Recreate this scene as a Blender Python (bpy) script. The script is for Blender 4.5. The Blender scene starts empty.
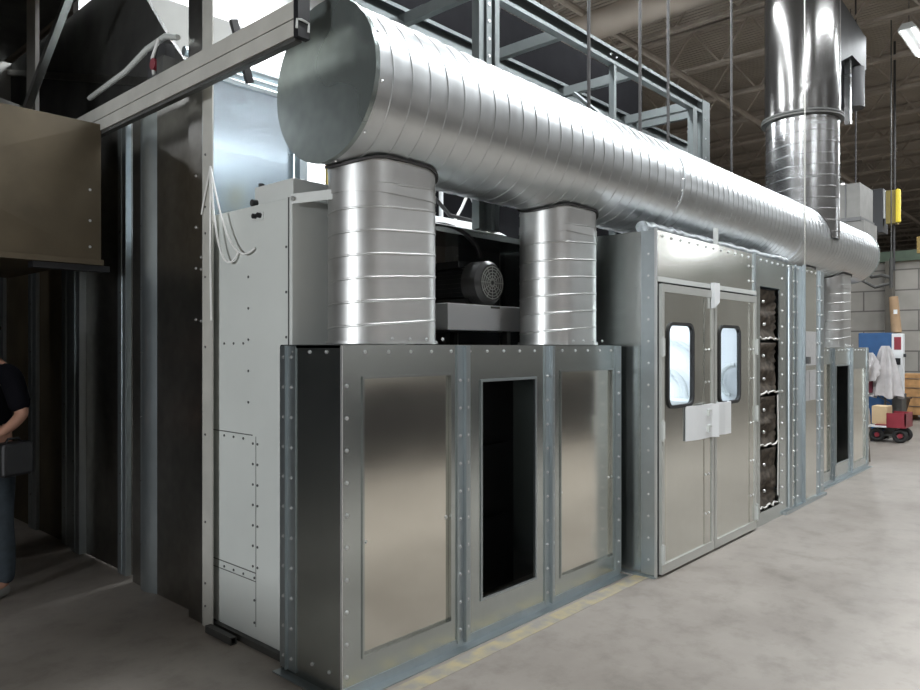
import bpy, bmesh, math, random
from mathutils import Vector, Matrix
random.seed(7)
PI = math.pi
C = bpy.context.scene.collection

# ------------------------------------------------------------------ materials
MATS = {}
def new_mat(name):
    m = bpy.data.materials.new(name); m.use_nodes = True
    nt = m.node_tree; b = nt.nodes['Principled BSDF']
    MATS[name] = m
    return m, nt, b
def N(nt, t, **kw):
    n = nt.nodes.new(t)
    for k, v in kw.items():
        if k in n.inputs: n.inputs[k].default_value = v
        else: setattr(n, k, v)
    return n
def ramp(nt, fac, stops):
    r = nt.nodes.new('ShaderNodeValToRGB')
    el = r.color_ramp.elements
    while len(el) < len(stops): el.new(0.5)
    for e, (p, c) in zip(el, stops):
        e.position = p; e.color = (*c, 1) if len(c) == 3 else c
    nt.links.new(fac, r.inputs[0]); return r
def coords(nt, scale=(1, 1, 1)):
    t = nt.nodes.new('ShaderNodeTexCoord'); m = nt.nodes.new('ShaderNodeMapping')
    m.inputs['Scale'].default_value = scale
    nt.links.new(t.outputs['Object'], m.inputs[0]); return m.outputs[0]
def plain(name, col, rough=0.5, metal=0.0, var=0.12, scale=6.0, bump=0.0, bscale=60, spec=0.5):
    m, nt, b = new_mat(name)
    v = coords(nt)
    n = N(nt, 'ShaderNodeTexNoise', Scale=scale, Detail=5.0)
    nt.links.new(v, n.inputs['Vector'])
    lo = tuple(c * (1 - var) for c in col); hi = tuple(min(1, c * (1 + var)) for c in col)
    r = ramp(nt, n.outputs[0], [(0.3, lo), (0.7, hi)])
    nt.links.new(r.outputs[0], b.inputs['Base Color'])
    b.inputs['Roughness'].default_value = rough; b.inputs['Metallic'].default_value = metal
    b.inputs['Specular IOR Level'].default_value = spec
    if bump:
        n2 = N(nt, 'ShaderNodeTexNoise', Scale=bscale, Detail=3.0); nt.links.new(v, n2.inputs['Vector'])
        bp = N(nt, 'ShaderNodeBump', Strength=bump, Distance=0.01)
        nt.links.new(n2.outputs[0], bp.inputs['Height']); nt.links.new(bp.outputs[0], b.inputs['Normal'])
    return m
def galv(name, col, rough, spangle=0.10, streak=(1, 1, 1), wav=0.15, wscale=1.3, metal=1.0, rvar=0.08):
    m, nt, b = new_mat(name)
    v = coords(nt)
    vor = N(nt, 'ShaderNodeTexNoise', Scale=14.0, Detail=1.0); nt.links.new(v, vor.inputs['Vector'])
    n = N(nt, 'ShaderNodeTexNoise', Scale=1.6, Detail=2.0)
    vs = coords(nt, streak); nt.links.new(vs, n.inputs['Vector'])
    mx = N(nt, 'ShaderNodeMixRGB', blend_type='MIX'); mx.inputs[0].default_value = 0.5
    nt.links.new(vor.outputs[0], mx.inputs[1]); nt.links.new(n.outputs[0], mx.inputs[2])
    lo = tuple(c * (1 - spangle) for c in col); hi = tuple(min(1, c * (1 + spangle)) for c in col)
    r = ramp(nt, mx.outputs[0], [(0.25, lo), (0.75, hi)])
    nt.links.new(r.outputs[0], b.inputs['Base Color'])
    rr = N(nt, 'ShaderNodeMapRange'); nt.links.new(n.outputs[0], rr.inputs[0])
    rr.inputs['From Min'].default_value = 0.3; rr.inputs['From Max'].default_value = 0.7
    rr.inputs['To Min'].default_value = rough - rvar; rr.inputs['To Max'].default_value = rough + rvar
    nt.links.new(rr.outputs[0], b.inputs['Roughness'])
    b.inputs['Metallic'].default_value = metal
    n2 = N(nt, 'ShaderNodeTexNoise', Scale=wscale, Detail=1.0); nt.links.new(v, n2.inputs['Vector'])
    bp = N(nt, 'ShaderNodeBump', Strength=wav, Distance=0.05)
    nt.links.new(n2.outputs[0], bp.inputs['Height']); nt.links.new(bp.outputs[0], b.inputs['Normal'])
    return m
def emit(name, col, strength):
    m, nt, b = new_mat(name)
    b.inputs['Emission Color'].default_value = (*col, 1); b.inputs['Emission Strength'].default_value = strength
    b.inputs['Base Color'].default_value = (*col, 1)
    return m

GAL = galv('galvanized_sheet', (0.55, 0.59, 0.58), 0.23, .05, wav=.16, wscale=1.1, metal=.98, rvar=.03)
GALF = galv('galvanized_flange', (0.46, 0.51, 0.53), 0.34, 0.06, wav=.04, metal=.93, rvar=.03)
GALP = galv('galvanized_inset', (0.80, 0.775, 0.70), 0.15, 0.03, wav=0.03, metal=1.0, rvar=.03)
GALD = galv('galvanized_door', (0.70, 0.70, 0.65), 0.18, 0.04, wav=0.03, metal=.98, rvar=.03)
DUCT = galv('duct_steel', (0.60, 0.62, 0.63), 0.34, 0.05, streak=(6, 1, 1), wav=0.04, metal=.92, rvar=.04)
RISE = galv('riser_steel', (0.58, 0.58, 0.57), 0.42, 0.05, streak=(1, 1, 8), wav=0.05, wscale=2.0, metal=.92, rvar=.03)
CAPM = galv('duct_cap_steel', (0.30, 0.34, 0.33), 0.30, 0.15, wav=0.08, wscale=1.2, metal=.75)
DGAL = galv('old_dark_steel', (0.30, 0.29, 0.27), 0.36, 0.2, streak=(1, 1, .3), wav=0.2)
HOOD = plain('shaded_hood_metal', (0.105, 0.083, 0.052), 0.6, 0.3, 0.25, 3)  # tan darkened in the colour for the shade of the left bay
DMET = plain('dark_metal', (0.10, 0.10, 0.095), 0.55, 0.5, 0.3, 4)
BEAM = plain('beam_metal', (0.50, 0.49, 0.45), 0.55, 0.1, 0.1, 5)
GREY = plain('grey_enamel', (0.62, 0.645, 0.62), 0.5, 0, 0.04, 2)
WHITE = plain('white_paint', (0.82, 0.84, 0.85), 0.5, 0, 0.03, 2)
WSHELF = plain('pale_grey_paint', (0.60, 0.62, 0.60), 0.5, 0, 0.06, 3)
BLUE = galv('bluish_sheet', (0.52, 0.60, 0.66), 0.22, 0.05, streak=(.4, 1, 2), wav=0.25, wscale=1.0)
GWALL = plain('grey_sheet', (0.33, 0.33, 0.31), 0.6, 0, 0.1, 2)
BLACK = plain('black_plastic', (0.012, 0.012, 0.014), 0.45)
RUBBER = plain('black_rubber', (0.02, 0.02, 0.02), 0.6)
MOTOR = plain('motor_dark', (0.035, 0.037, 0.038), 0.4, 0.2, 0.3)
MCOVER = plain('motor_cover', (0.13, 0.13, 0.13), 0.35, 0.5, 0.2)
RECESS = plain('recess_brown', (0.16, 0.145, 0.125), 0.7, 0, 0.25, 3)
FILTER = plain('dirty_filter', (0.085, 0.07, 0.055), 0.95, 0, 0.6, 14, 0.6, 40)
FWHITE = plain('filter_edge_white', (0.75, 0.74, 0.70), 0.7)
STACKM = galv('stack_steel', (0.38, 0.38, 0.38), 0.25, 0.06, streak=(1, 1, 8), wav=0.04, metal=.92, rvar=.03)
FRAMEM = galv('frame_steel', (0.17, 0.19, 0.19), 0.45, 0.08, wav=0.03, metal=.8, rvar=.03)
DULLF = plain('dull_foil', (0.22, 0.24, 0.25), 0.4, 0.7, 0.3, 20, .6, 30)
BOLT = plain('zinc_bolt', (0.72, 0.73, 0.73), 0.35, 0.8, 0.05)
SCREW = plain('dark_screw', (0.12, 0.12, 0.12), 0.5, 0.4)
JOIST = plain('joist_paint', (0.36, 0.31, 0.26), 0.7, 0, 0.15, 3)
RODM = plain('rod_steel', (0.05, 0.048, 0.048), 0.6, 0.1)
BEIGE = plain('beige_duct', (0.30, 0.255, 0.21), 0.6, 0, 0.1, 2)
PAPER = plain('paper', (0.46, 0.46, 0.46), 0.6, 0, 0.08, 20)
WIRE = plain('white_cable', (0.80, 0.80, 0.78), 0.5)
FOIL = galv('crumpled_foil', (0.62, 0.65, 0.68), 0.25, 0.1, wav=1.0, wscale=14)
SKIN = plain('skin', (0.50, 0.27, 0.19), 0.6)
CLOTH = plain('navy_cloth', (0.008, 0.008, 0.011), 0.95, spec=0.05)
JEANS = plain('jeans_cloth', (0.045, 0.06, 0.075), 0.9, 0, 0.2, 20)
HAIR = plain('dark_hair', (0.02, 0.015, 0.01), 0.7)
SHOE = plain('grey_shoe', (0.25, 0.25, 0.24), 0.7)
BEAM2 = plain('unit_paint', (0.22, 0.215, 0.20), 0.6)
DOORF = galv('door_frame_steel', (0.60, 0.61, 0.58), 0.42, 0.03, wav=.02, metal=.6, rvar=.02)
YEL = plain('yellow_paint', (0.80, 0.62, 0.04), 0.45)
REDP = plain('red_paint', (0.26, 0.025, 0.04), 0.4)
BLUEP = plain('blue_paint', (0.025, 0.10, 0.26), 0.5)
WOOD = plain('crate_wood', (0.56, 0.31, 0.13), 0.7, 0, 0.2, 8)
CARD = plain('cardboard', (0.66, 0.50, 0.30), 0.8, 0, 0.08, 5)
ROLLM = plain('brown_roll', (0.36, 0.24, 0.14), 0.8)
PLAST = plain('clear_plastic_sheet', (0.50, 0.48, 0.48), 0.35, 0, 0.15, 6, 0.4, 12)
BRASS = plain('brass', (0.62, 0.48, 0.15), 0.35, 0.8)
EYE = plain('eye_white', (0.8, 0.8, 0.8), 0.4)
MARK = None

def floor_mat():
    m, nt, b = new_mat('concrete_floor')
    v = coords(nt)
    n = N(nt, 'ShaderNodeTexNoise', Scale=0.9, Detail=9.0, Roughness=0.6); nt.links.new(v, n.inputs['Vector'])
    n2 = N(nt, 'ShaderNodeTexNoise', Scale=5.0, Detail=8.0, Roughness=0.7); nt.links.new(v, n2.inputs['Vector'])
    r1 = ramp(nt, n.outputs[0], [(0.3, (0.275, 0.245, 0.215)), (0.5, (0.345, 0.312, 0.278)), (0.72, (0.41, 0.375, 0.335))])
    r2 = ramp(nt, n2.outputs[0], [(0.33, (0.66, 0.65, 0.63)), (0.52, (0.98, 0.98, 0.98)), (0.75, (1.0, 1.0, 1.0))])
    mx = N(nt, 'ShaderNodeMixRGB', blend_type='MULTIPLY'); mx.inputs[0].default_value = 0.7
    nt.links.new(r1.outputs[0], mx.inputs[1]); nt.links.new(r2.outputs[0], mx.inputs[2])
    nt.links.new(mx.outputs[0], b.inputs['Base Color'])
    rr = ramp(nt, n2.outputs[0], [(0.3, (0.42,) * 3), (0.7, (0.6,) * 3)])
    nt.links.new(rr.outputs[0], b.inputs['Roughness'])
    bp = N(nt, 'ShaderNodeBump', Strength=0.08, Distance=0.01)
    nt.links.new(n2.outputs[0], bp.inputs['Height']); nt.links.new(bp.outputs[0], b.inputs['Normal'])
    return m
def block_mat():
    m, nt, b = new_mat('concrete_block')
    t = nt.nodes.new('ShaderNodeTexCoord'); sx = nt.nodes.new('ShaderNodeSeparateXYZ'); cb = nt.nodes.new('ShaderNodeCombineXYZ')
    nt.links.new(t.outputs['Object'], sx.inputs[0]); nt.links.new(sx.outputs[1], cb.inputs[0]); nt.links.new(sx.outputs[2], cb.inputs[1])
    br = N(nt, 'ShaderNodeTexBrick', Scale=1.0)
    br.inputs['Brick Width'].default_value = 2.4; br.inputs['Row Height'].default_value = 0.5; br.inputs['Mortar Size'].default_value = 0.018
    br.inputs['Color1'].default_value = (0.52, 0.50, 0.46, 1); br.inputs['Color2'].default_value = (0.48, 0.465, 0.43, 1)
    br.inputs['Mortar'].default_value = (0.22, 0.21, 0.195, 1)
    nt.links.new(cb.outputs[0], br.inputs['Vector'])
    nz = N(nt, 'ShaderNodeTexNoise', Scale=2.0, Detail=6.0); nt.links.new(t.outputs['Object'], nz.inputs['Vector'])
    r = ramp(nt, nz.outputs[0], [(0.3, (0.75,) * 3), (0.7, (1, 1, 1))])
    mx = N(nt, 'ShaderNodeMixRGB', blend_type='MULTIPLY'); mx.inputs[0].default_value = 0.7
    nt.links.new(br.outputs[0], mx.inputs[1]); nt.links.new(r.outputs[0], mx.inputs[2])
    nt.links.new(mx.outputs[0], b.inputs['Base Color']); b.inputs['Roughness'].default_value = 0.85
    return m
def deck_mat():
    m, nt, b = new_mat('ribbed_deck')
    v = coords(nt)
    w = N(nt, 'ShaderNodeTexWave', Scale=3.0, wave_type='BANDS', bands_direction='X'); nt.links.new(v, w.inputs['Vector'])
    n = N(nt, 'ShaderNodeTexNoise', Scale=1.0, Detail=5.0); nt.links.new(v, n.inputs['Vector'])
    r = ramp(nt, n.outputs[0], [(0.3, (0.27, 0.235, 0.195)), (0.7, (0.38, 0.33, 0.28))])
    nt.links.new(r.outputs[0], b.inputs['Base Color']); b.inputs['Roughness'].default_value = 0.8
    bp = N(nt, 'ShaderNodeBump', Strength=0.6, Distance=0.05)
    nt.links.new(w.outputs[0], bp.inputs['Height']); nt.links.new(bp.outputs[0], b.inputs['Normal'])
    return m
def stripe_mat():
    m, nt, b = new_mat('worn_yellow_paint')
    v = coords(nt)
    n = N(nt, 'ShaderNodeTexNoise', Scale=9.0, Detail=8.0); nt.links.new(v, n.inputs['Vector'])
    r = ramp(nt, n.outputs[0], [(0.38, (0.34, 0.32, 0.29)), (0.62, (0.50, 0.43, 0.26))])
    nt.links.new(r.outputs[0], b.inputs['Base Color']); b.inputs['Roughness'].default_value = 0.6
    return m
def glass_mat():
    m, nt, b = new_mat('window_glass')
    b.inputs['Base Color'].default_value = (0.88, 0.94, 1, 1)
    b.inputs['Transmission Weight'].default_value = 1.0; b.inputs['Roughness'].default_value = 0.0
    b.inputs['IOR'].default_value = 1.02; b.inputs['Alpha'].default_value = 0.35
    return m
FLOOR = floor_mat(); BLOCK = block_mat(); DECK = deck_mat(); MARK = stripe_mat(); GLASS = glass_mat()
LAMPE = emit('lamp_tube', (0.93, 0.96, 1.0), 14.0)

# ------------------------------------------------------------------ mesh helpers
class MB:
    def __init__(s): s.v = []; s.f = []
    def add(s, vs, fs):
        o = len(s.v); s.v += [tuple(v) for v in vs]; s.f += [tuple(i + o for i in f) for f in fs]; return s
    def box(s, x0, x1, y0, y1, z0, z1):
        return s.add([(x, y, z) for x in (x0, x1) for y in (y0, y1) for z in (z0, z1)],
            [(0, 1, 3, 2), (4, 6, 7, 5), (0, 4, 5, 1), (2, 3, 7, 6), (0, 2, 6, 4), (1, 5, 7, 3)])
    def hexa(s, a, b):   # a,b: 4-pt loops
        return s.add(list(a) + list(b), [(3, 2, 1, 0), (4, 5, 6, 7), (0, 1, 5, 4), (1, 2, 6, 5), (2, 3, 7, 6), (3, 0, 4, 7)])
    def prism(s, poly, vec):
        n = len(poly); vec = Vector(vec)
        return s.add([Vector(p) for p in poly] + [Vector(p) + vec for p in poly],
            [tuple(range(n))[::-1], tuple(range(n, 2 * n))] + [(i, (i + 1) % n, n + (i + 1) % n, n + i) for i in range(n)])
    def cyl(s, p0, p1, r0, r1=None, n=20, caps=True):
        r1 = r0 if r1 is None else r1
        p0 = Vector(p0); p1 = Vector(p1); d = (p1 - p0).normalized()
        a = d.orthogonal().normalized(); b = d.cross(a)
        vs = []
        for p, r in ((p0, r0), (p1, r1)):
            vs += [p + (a * math.cos(2 * PI * i / n) + b * math.sin(2 * PI * i / n)) * r for i in range(n)]
        fs = [(i, (i + 1) % n, n + (i + 1) % n, n + i) for i in range(n)]
        if caps: fs += [tuple(range(n))[::-1], tuple(range(n, 2 * n))]
        return s.add(vs, fs)
    def tube(s, pts, r, n=8, closed=False):
        pts = [Vector(p) for p in pts]; L = len(pts); vs = []; prev = None
        for i, p in enumerate(pts):
            d = (pts[(i + 1) % L if closed else min(i + 1, L - 1)] - pts[(i - 1) % L if closed else max(i - 1, 0)]).normalized()
            a = d.orthogonal().normalized() if prev is None else (prev - d * prev.dot(d)).normalized()
            prev = a; b = d.cross(a)
            rr = r[i] if isinstance(r, (list, tuple)) else r
            vs += [p + (a * math.cos(2 * PI * k / n) + b * math.sin(2 * PI * k / n)) * rr for k in range(n)]
        fs = []
        for i in range(L if closed else L - 1):
            j = (i + 1) % L
            fs += [(i * n + k, i * n + (k + 1) % n, j * n + (k + 1) % n, j * n + k) for k in range(n)]
        if not closed: fs += [tuple(range(n))[::-1], tuple(range((L - 1) * n, L * n))]
        return s.add(vs, fs)
    def bar(s, p0, p1, w, h=None, up=(0, 0, 1)):
        h = w if h is None else h
        p0 = Vector(p0); p1 = Vector(p1); d = (p1 - p0).normalized(); up = Vector(up)
        if abs(d.dot(up)) > 0.98: up = Vector((1, 0, 0))
        a = d.cross(up).normalized() * w / 2; b = a.cross(d).normalized() * h / 2
        q = [a + b, -a + b, -a - b, a - b]
        return s.hexa([p0 + t for t in q], [p1 + t for t in q])
    def sphere(s, c, r, nu=14, nv=8, sc=(1, 1, 1)):
        vs = []; fs = []
        for j in range(nv + 1):
            t = PI * j / nv
            for i in range(nu):
                p = 2 * PI * i / nu
                vs.append((c[0] + r * sc[0] * math.sin(t) * math.cos(p), c[1] + r * sc[1] * math.sin(t) * math.sin(p), c[2] + r * sc[2] * math.cos(t)))
        for j in range(nv):
            for i in range(nu): fs.append((j * nu + i, (j + 1) * nu + i, (j + 1) * nu + (i + 1) % nu, j * nu + (i + 1) % nu))
        return s.add(vs, fs)
    def mesh(s, name, m, smooth=None, bevel=0):
        me = bpy.data.meshes.new(name); me.from_pydata(s.v, [], s.f)
        bm = bmesh.new(); bm.from_mesh(me)
        bmesh.ops.remove_doubles(bm, verts=bm.verts, dist=1e-5)
        bmesh.ops.recalc_face_normals(bm, faces=bm.faces)
        if bevel: bmesh.ops.bevel(bm, geom=[e for e in bm.edges if len(e.link_faces) == 2 and e.calc_face_angle(0) > 0.6], offset=bevel, segments=2, affect='EDGES', profile=0.5)
        if smooth is not None:
            for f in bm.faces: f.smooth = True
            for e in bm.edges: e.smooth = len(e.link_faces) == 2 and e.calc_face_angle(0) < smooth
        bm.to_mesh(me); bm.free(); me.materials.append(m)
        return me
    def build(s, name, m, parent=None, smooth=None, bevel=0):
        o = bpy.data.objects.new(name, s.mesh(name, m, smooth, bevel)); C.objects.link(o)
        put(o, parent); return o
def wloc(o):
    l = Vector((0, 0, 0))
    while o is not None: l = l + o.location; o = o.parent
    return l
def put(o, parent):
    """geometry is given in world coordinates; move the origin to its own middle, then parent"""
    if o.type == 'MESH' and o.data.users == 1:
        vs = o.data.vertices
        c = Vector([(min(v.co[k] for v in vs) + max(v.co[k] for v in vs)) / 2 for k in range(3)]) if len(vs) else Vector()
        if KEEP: c = Vector((0, 0, 0))
        o.data.transform(Matrix.Translation(-c)); o.location = c
    if parent is not None:
        o.location = o.location - wloc(parent); o.parent = parent
KEEP = True   # keep one shared coordinate frame so that sheet textures run on
def tag(o, label=None, cat=None, group=None, kind=None):
    if label: o['label'] = label
    if cat: o['category'] = cat
    if group: o['group'] = group
    if kind: o['kind'] = kind
    return o
def thing(name, label, cat, loc=(0, 0, 0), group=None):
    o = bpy.data.objects.new(name, None); C.objects.link(o); o.location = loc; o.empty_display_size = 0.1
    return tag(o, label, cat, group)
def struct(name, mb, m, **kw):
    return tag(mb.build(name, m, None, **kw), kind='structure')
def copies(proto, name, locs, parent):
    for l in locs:
        c = bpy.data.objects.new(name, proto); C.objects.link(c); c.location = Vector(l) - wloc(parent); c.parent = parent

def bolt_mesh(axis, r=0.007, h=0.006):
    d = Vector(axis); mb = MB(); mb.cyl((0, 0, 0), d * h * .5, r * 1.35, n=8); mb.cyl(d * h * .5, d * (h * .5 + h), r * .9, r * .6, n=6)
    return mb.mesh('bolt', BOLT)
BOLT_Y = bolt_mesh((0, -1, 0)); BOLT_X = bolt_mesh((-1, 0, 0)); BOLT_BIG = bolt_mesh((0, -1, 0), 0.009, 0.007)
def bolts(me, locs, parent, limit=95):
    locs = list(locs); random.shuffle(locs)
    near = sorted(locs, key=lambda l: l[0])[:limit]; rest = [l for l in locs if l not in near]
    copies(me, 'bolt', near, parent)
    if rest:
        mb = MB()
        for l in rest: mb.add([Vector(v.co) + Vector(l) for v in me.vertices], [tuple(p.vertices) for p in me.polygons])
        tag(mb.build('bolt_row', BOLT, parent), kind='stuff')

def plate_hole(mb, x0, x1, z0, z1, hx0, hx1, hz0, hz1, y0, y1, rad=0.0, n=40):
    """a sheet in an XZ plane, y0 (front) to y1 (back), with a rounded rectangular hole"""
    cx, cz = (hx0 + hx1) / 2, (hz0 + hz1) / 2
    inner = []; outer = []
    hw, hh = (hx1 - hx0) / 2, (hz1 - hz0) / 2
    angs = set(2 * PI * i / n for i in range(n))
    for (a, b) in ((x0, z0), (x1, z0), (x1, z1), (x0, z1), (hx0, hz0), (hx1, hz0), (hx1, hz1), (hx0, hz1)):
        angs.add(math.atan2(b - cz, a - cx) % (2 * PI))
    if rad:
        for sx in (-1, 1):
            for sz in (-1, 1):
                for k in range(7):
                    t = k / 6 * PI / 2
                    angs.add(math.atan2(sz * (hh - rad + rad * math.sin(t)), sx * (hw - rad + rad * math.cos(t))) % (2 * PI))
    for t in sorted(angs):
        dx, dz = math.cos(t), math.sin(t)
        kx = 1e9 if abs(dx) < 1e-9 else hw / abs(dx); kz = 1e9 if abs(dz) < 1e-9 else hh / abs(dz)
        k = min(kx, kz); px, pz = dx * k, dz * k
        if rad and abs(px) > hw - rad and abs(pz) > hh - rad:
            ox, oz = math.copysign(hw - rad, px), math.copysign(hh - rad, pz)
            bq = -(dx * ox + dz * oz); cq = ox * ox + oz * oz - rad * rad
            k = -bq + math.sqrt(max(bq * bq - cq, 0)); px, pz = dx * k, dz * k
        inner.append((cx + px, cz + pz))
        ks = []
        if dx > 1e-9: ks.append((x1 - cx) / dx)
        if dx < -1e-9: ks.append((x0 - cx) / dx)
        if dz > 1e-9: ks.append((z1 - cz) / dz)
        if dz < -1e-9: ks.append((z0 - cz) / dz)
        k = min(ks); outer.append((cx + dx * k, cz + dz * k))
    m = len(inner); vs = []
    for y in (y0, y1):
        vs += [(a, y, b) for a, b in inner] + [(a, y, b) for a, b in outer]
    fs = []
    for i in range(m):
        j = (i + 1) % m
        fs += [(i, j, m + j, m + i), (2 * m + i, 3 * m + i, 3 * m + j, 2 * m + j),
               (i, 2 * m + i, 2 * m + j, j), (m + i, m + j, 3 * m + j, 3 * m + i)]
    mb.add(vs, fs); return mb
def rounded_ring(mb, hx0, hx1, hz0, hz1, rad, w, y0, y1):
    cx, cz = (hx0 + hx1) / 2, (hz0 + hz1) / 2
    def loop(g):
        hw, hh, r = (hx1 - hx0) / 2 + g, (hz1 - hz0) / 2 + g, rad + g
        out = []
        for q, (sx, sz) in enumerate(((1, 1), (-1, 1), (-1, -1), (1, -1))):
            for k in range(9):
                t = q * PI / 2 + k / 8 * PI / 2
                out.append((cx + sx * (hw - r) + r * math.cos(t), cz + sz * (hh - r) + r * math.sin(t)))
        return out
    a, b = loop(-w / 2), loop(w / 2); m = len(a)
    vs = [(x, y, z) for y in (y0, y1) for lp in (a, b) for x, z in lp]
    fs = []
    for i in range(m):
        j = (i + 1) % m
        fs += [(i, j, m + j, m + i), (2 * m + i, 3 * m + i, 3 * m + j, 2 * m + j), (i, 2 * m + i, 2 * m + j, j), (m + i, m + j, 3 * m + j, 3 * m + i)]
    mb.add(vs, fs); return mb

def spiral(section, place, s0, s1, pitch, rib, nphi, hand=1, base=None, top=None):
    """spiral-seam sheet tube. section(t)->(a,b,na,nb) cross-section point and outward normal; place(s,a,b)->xyz"""
    prof = [(0, 0), (0.88, 0), (0.91, rib), (0.955, rib), (0.985, 0)]
    mb = MB(); rows = []
    k0 = int(math.floor((s0) / pitch)) - 2; k1 = int(math.ceil(s1 / pitch)) + 2
    ss = [(k + o, h) for k in range(k0, k1) for o, h in prof]
    for (u, h) in ss:
        row = []
        for i in range(nphi + 1):
            t = i / nphi
            s = (u + hand * t) * pitch
            a, b, na, nb = section(t)
            lo = s0 if base is None else base(a, b); hi = s1 if top is None else top(a, b)
            hh = h if lo < s < hi else 0
            s = min(max(s, lo), hi)
            row.append(place(s, a + na * hh, b + nb * hh))
        rows.append(row)
    vs = [p for r in rows for p in r]; m = nphi + 1; fs = []
    for j in range(len(rows) - 1):
        for i in range(nphi):
            fs.append((j * m + i, j * m + i + 1, (j + 1) * m + i + 1, (j + 1) * m + i))
    mb.add(vs, fs)
    return mb
def clean(o):
    bm = bmesh.new(); bm.from_mesh(o.data)
    bmesh.ops.remove_doubles(bm, verts=bm.verts, dist=2e-5)
    bmesh.ops.dissolve_degenerate(bm, dist=1e-5, edges=bm.edges)
    bmesh.ops.recalc_face_normals(bm, faces=bm.faces)
    bm.to_mesh(o.data); bm.free()
    return o

# ------------------------------------------------------------------ camera
A = math.radians(42.22)
cam = bpy.data.cameras.new('camera'); co = bpy.data.objects.new('camera', cam); C.objects.link(co)
co.location = (0, 0, 1.6); co.rotation_euler = (PI / 2, 0, A - PI / 2)
cam.sensor_width = 36; cam.lens = 727 / 920 * 36; cam.shift_y = 2 / 920; cam.clip_start = 0.05; cam.clip_end = 200
bpy.context.scene.camera = co

# ------------------------------------------------------------------ the hall
struct('floor', MB().box(-8, 48, -10, 20, -0.2, 0), FLOOR)
struct('ceiling', MB().box(-8, 48, -10, 20, 7.2, 7.35), DECK)
struct('wall_far', MB().box(48, 48.2, -10, 20, 0, 7.2), BLOCK)
pw = MB().box(20.5, 20.7, -10, 20, 0, 3.7)
struct('wall_partition', pw, BLOCK)
struct('trim_1', MB().box(20.35, 20.75, -10, 20, 3.7, 3.95), plain('green_beam', (0.10, 0.14, 0.10), 0.6))
struct('trim_2', MB().box(20.2, 20.5, 4.1, 4.26, 0, 3.7), plain('pilaster_dark', (0.14, 0.13, 0.11), 0.7))
struct('wall_right', MB().box(-8, 48, -10.2, -10, 0, 7.2), plain('hall_wall_paint', (0.45, 0.42, 0.39), 0.8))
struct('wall_left', MB().box(-8.2, -8, -10, 20, 0, 7.2), plain('hall_wall_dark', (0.05, 0.048, 0.045), 0.8))
struct('wall_back', MB().box(-8, 48, 20, 20.2, 0, 7.2), plain('hall_wall_back', (0.12, 0.12, 0.115), 0.8))
struct('wall_inner', MB().box(3.0, 6.3, 8.2, 8.35, 0, 7.0).box(6.3, 11.0, 8.2, 8.35, 0, 4.1), WHITE)
# dark ceiling over the left work bay, placed to shade its floor
struct('ceiling_shade_deck', MB().box(-8, 2.35, 3.5, 20, 4.5, 4.7), DMET)
struct('wall_bay', MB().box(-8, -2.2, 3.5, 3.6, 0, 4.5), DMET)
struct('trim_3', MB().box(2.05, 4.66, 2.42, 2.52, 0, 0.002), MARK)

# roof joists (run along Y)
def joist_mesh():
    mb = MB()
    y0, y1 = -9.9, 19.9
    for dx in (-0.035, 0.035):
        mb.box(dx - 0.022, dx + 0.022, y0, y1, 6.87, 6.92); mb.box(dx - 0.022, dx + 0.022, y0, y1, 6.21, 6.26)
    y = y0; up = False
    while y < y1 - 0.5:
        a, b = (6.23, 6.9) if not up else (6.9, 6.23)
        mb.bar((0, y, a), (0, y + 0.5, b), 0.03); y += 0.5; up = not up
    return mb.mesh('roof_joist', JOIST)
jm = joist_mesh()
for i in range(24):
    x = 5.3 + i * 1.75
    if x > 47: break
    o = bpy.data.objects.new('roof_joist', jm); C.objects.link(o); o.location = (x, 0, 0.27)
    tag(o, 'brown open-web steel joist spanning under the roof deck', 'joist', 'open-web roof joists')
# sprinkler pipes and a girder along X
for y, z, r, lb in ((1.1, 6.35, 0.035, 'thin dark pipe run below the joists, nearest the aisle'), (5.6, 6.3, 0.05, 'dark pipe run below the joists, behind the steel frame')):
    tag(MB().cyl((3.5, y, z), (40, y, z), r, n=10).build('ceiling_pipe', JOIST), lb, 'pipe')
tag(MB().cyl((8.9, 2.2, 6.15), (8.9, 16, 6.15), 0.2, n=20).build('ceiling_duct', BEIGE, smooth=0.6), 'beige round duct hanging under the roof joists', 'duct')

# ------------------------------------------------------------------ lamps
def lamp(x, y, z, w, power, label, name='strip_light', tilt=0, length=1.2, width=0.3, color=(0.93, 0.97, 1.0), hang=None):
    t = thing(name, label, 'lamp', (x, y, z + 0.06))
    L = length / 2; W = width / 2
    MB().hexa([(x - L, y - W, z), (x + L, y - W, z), (x + L, y + W, z), (x - L, y + W, z)],
              [(x - L, y - W * .5, z + 0.09), (x + L, y - W * .5, z + 0.09), (x + L, y + W * .5, z + 0.09), (x - L, y + W * .5, z + 0.09)]).build('housing', WSHELF, t)
    h = 7.2 if hang is None else hang
    for q in (-.8, .8): MB().cyl((x + L * q, y, z + .09), (x + L * q, y, h), 0.006, n=6).build('hanger', RODM, t)
    for dy in (-W * .55, W * .55):
        MB().cyl((x - L * .96, y + dy, z - 0.012), (x + L * .96, y + dy, z - 0.012), 0.013, n=8).build('tube', LAMPE, t)
    ld = bpy.data.lights.new('lamp_light', 'AREA'); ld.shape = 'RECTANGLE'; ld.size = length; ld.size_y = width; ld.energy = power; ld.color = color
    lo = bpy.data.objects.new('lamp_light', ld); C.objects.link(lo); lo.location = Vector((x, y, z - 0.03)) - t.location; lo.parent = t
    return t
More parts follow.
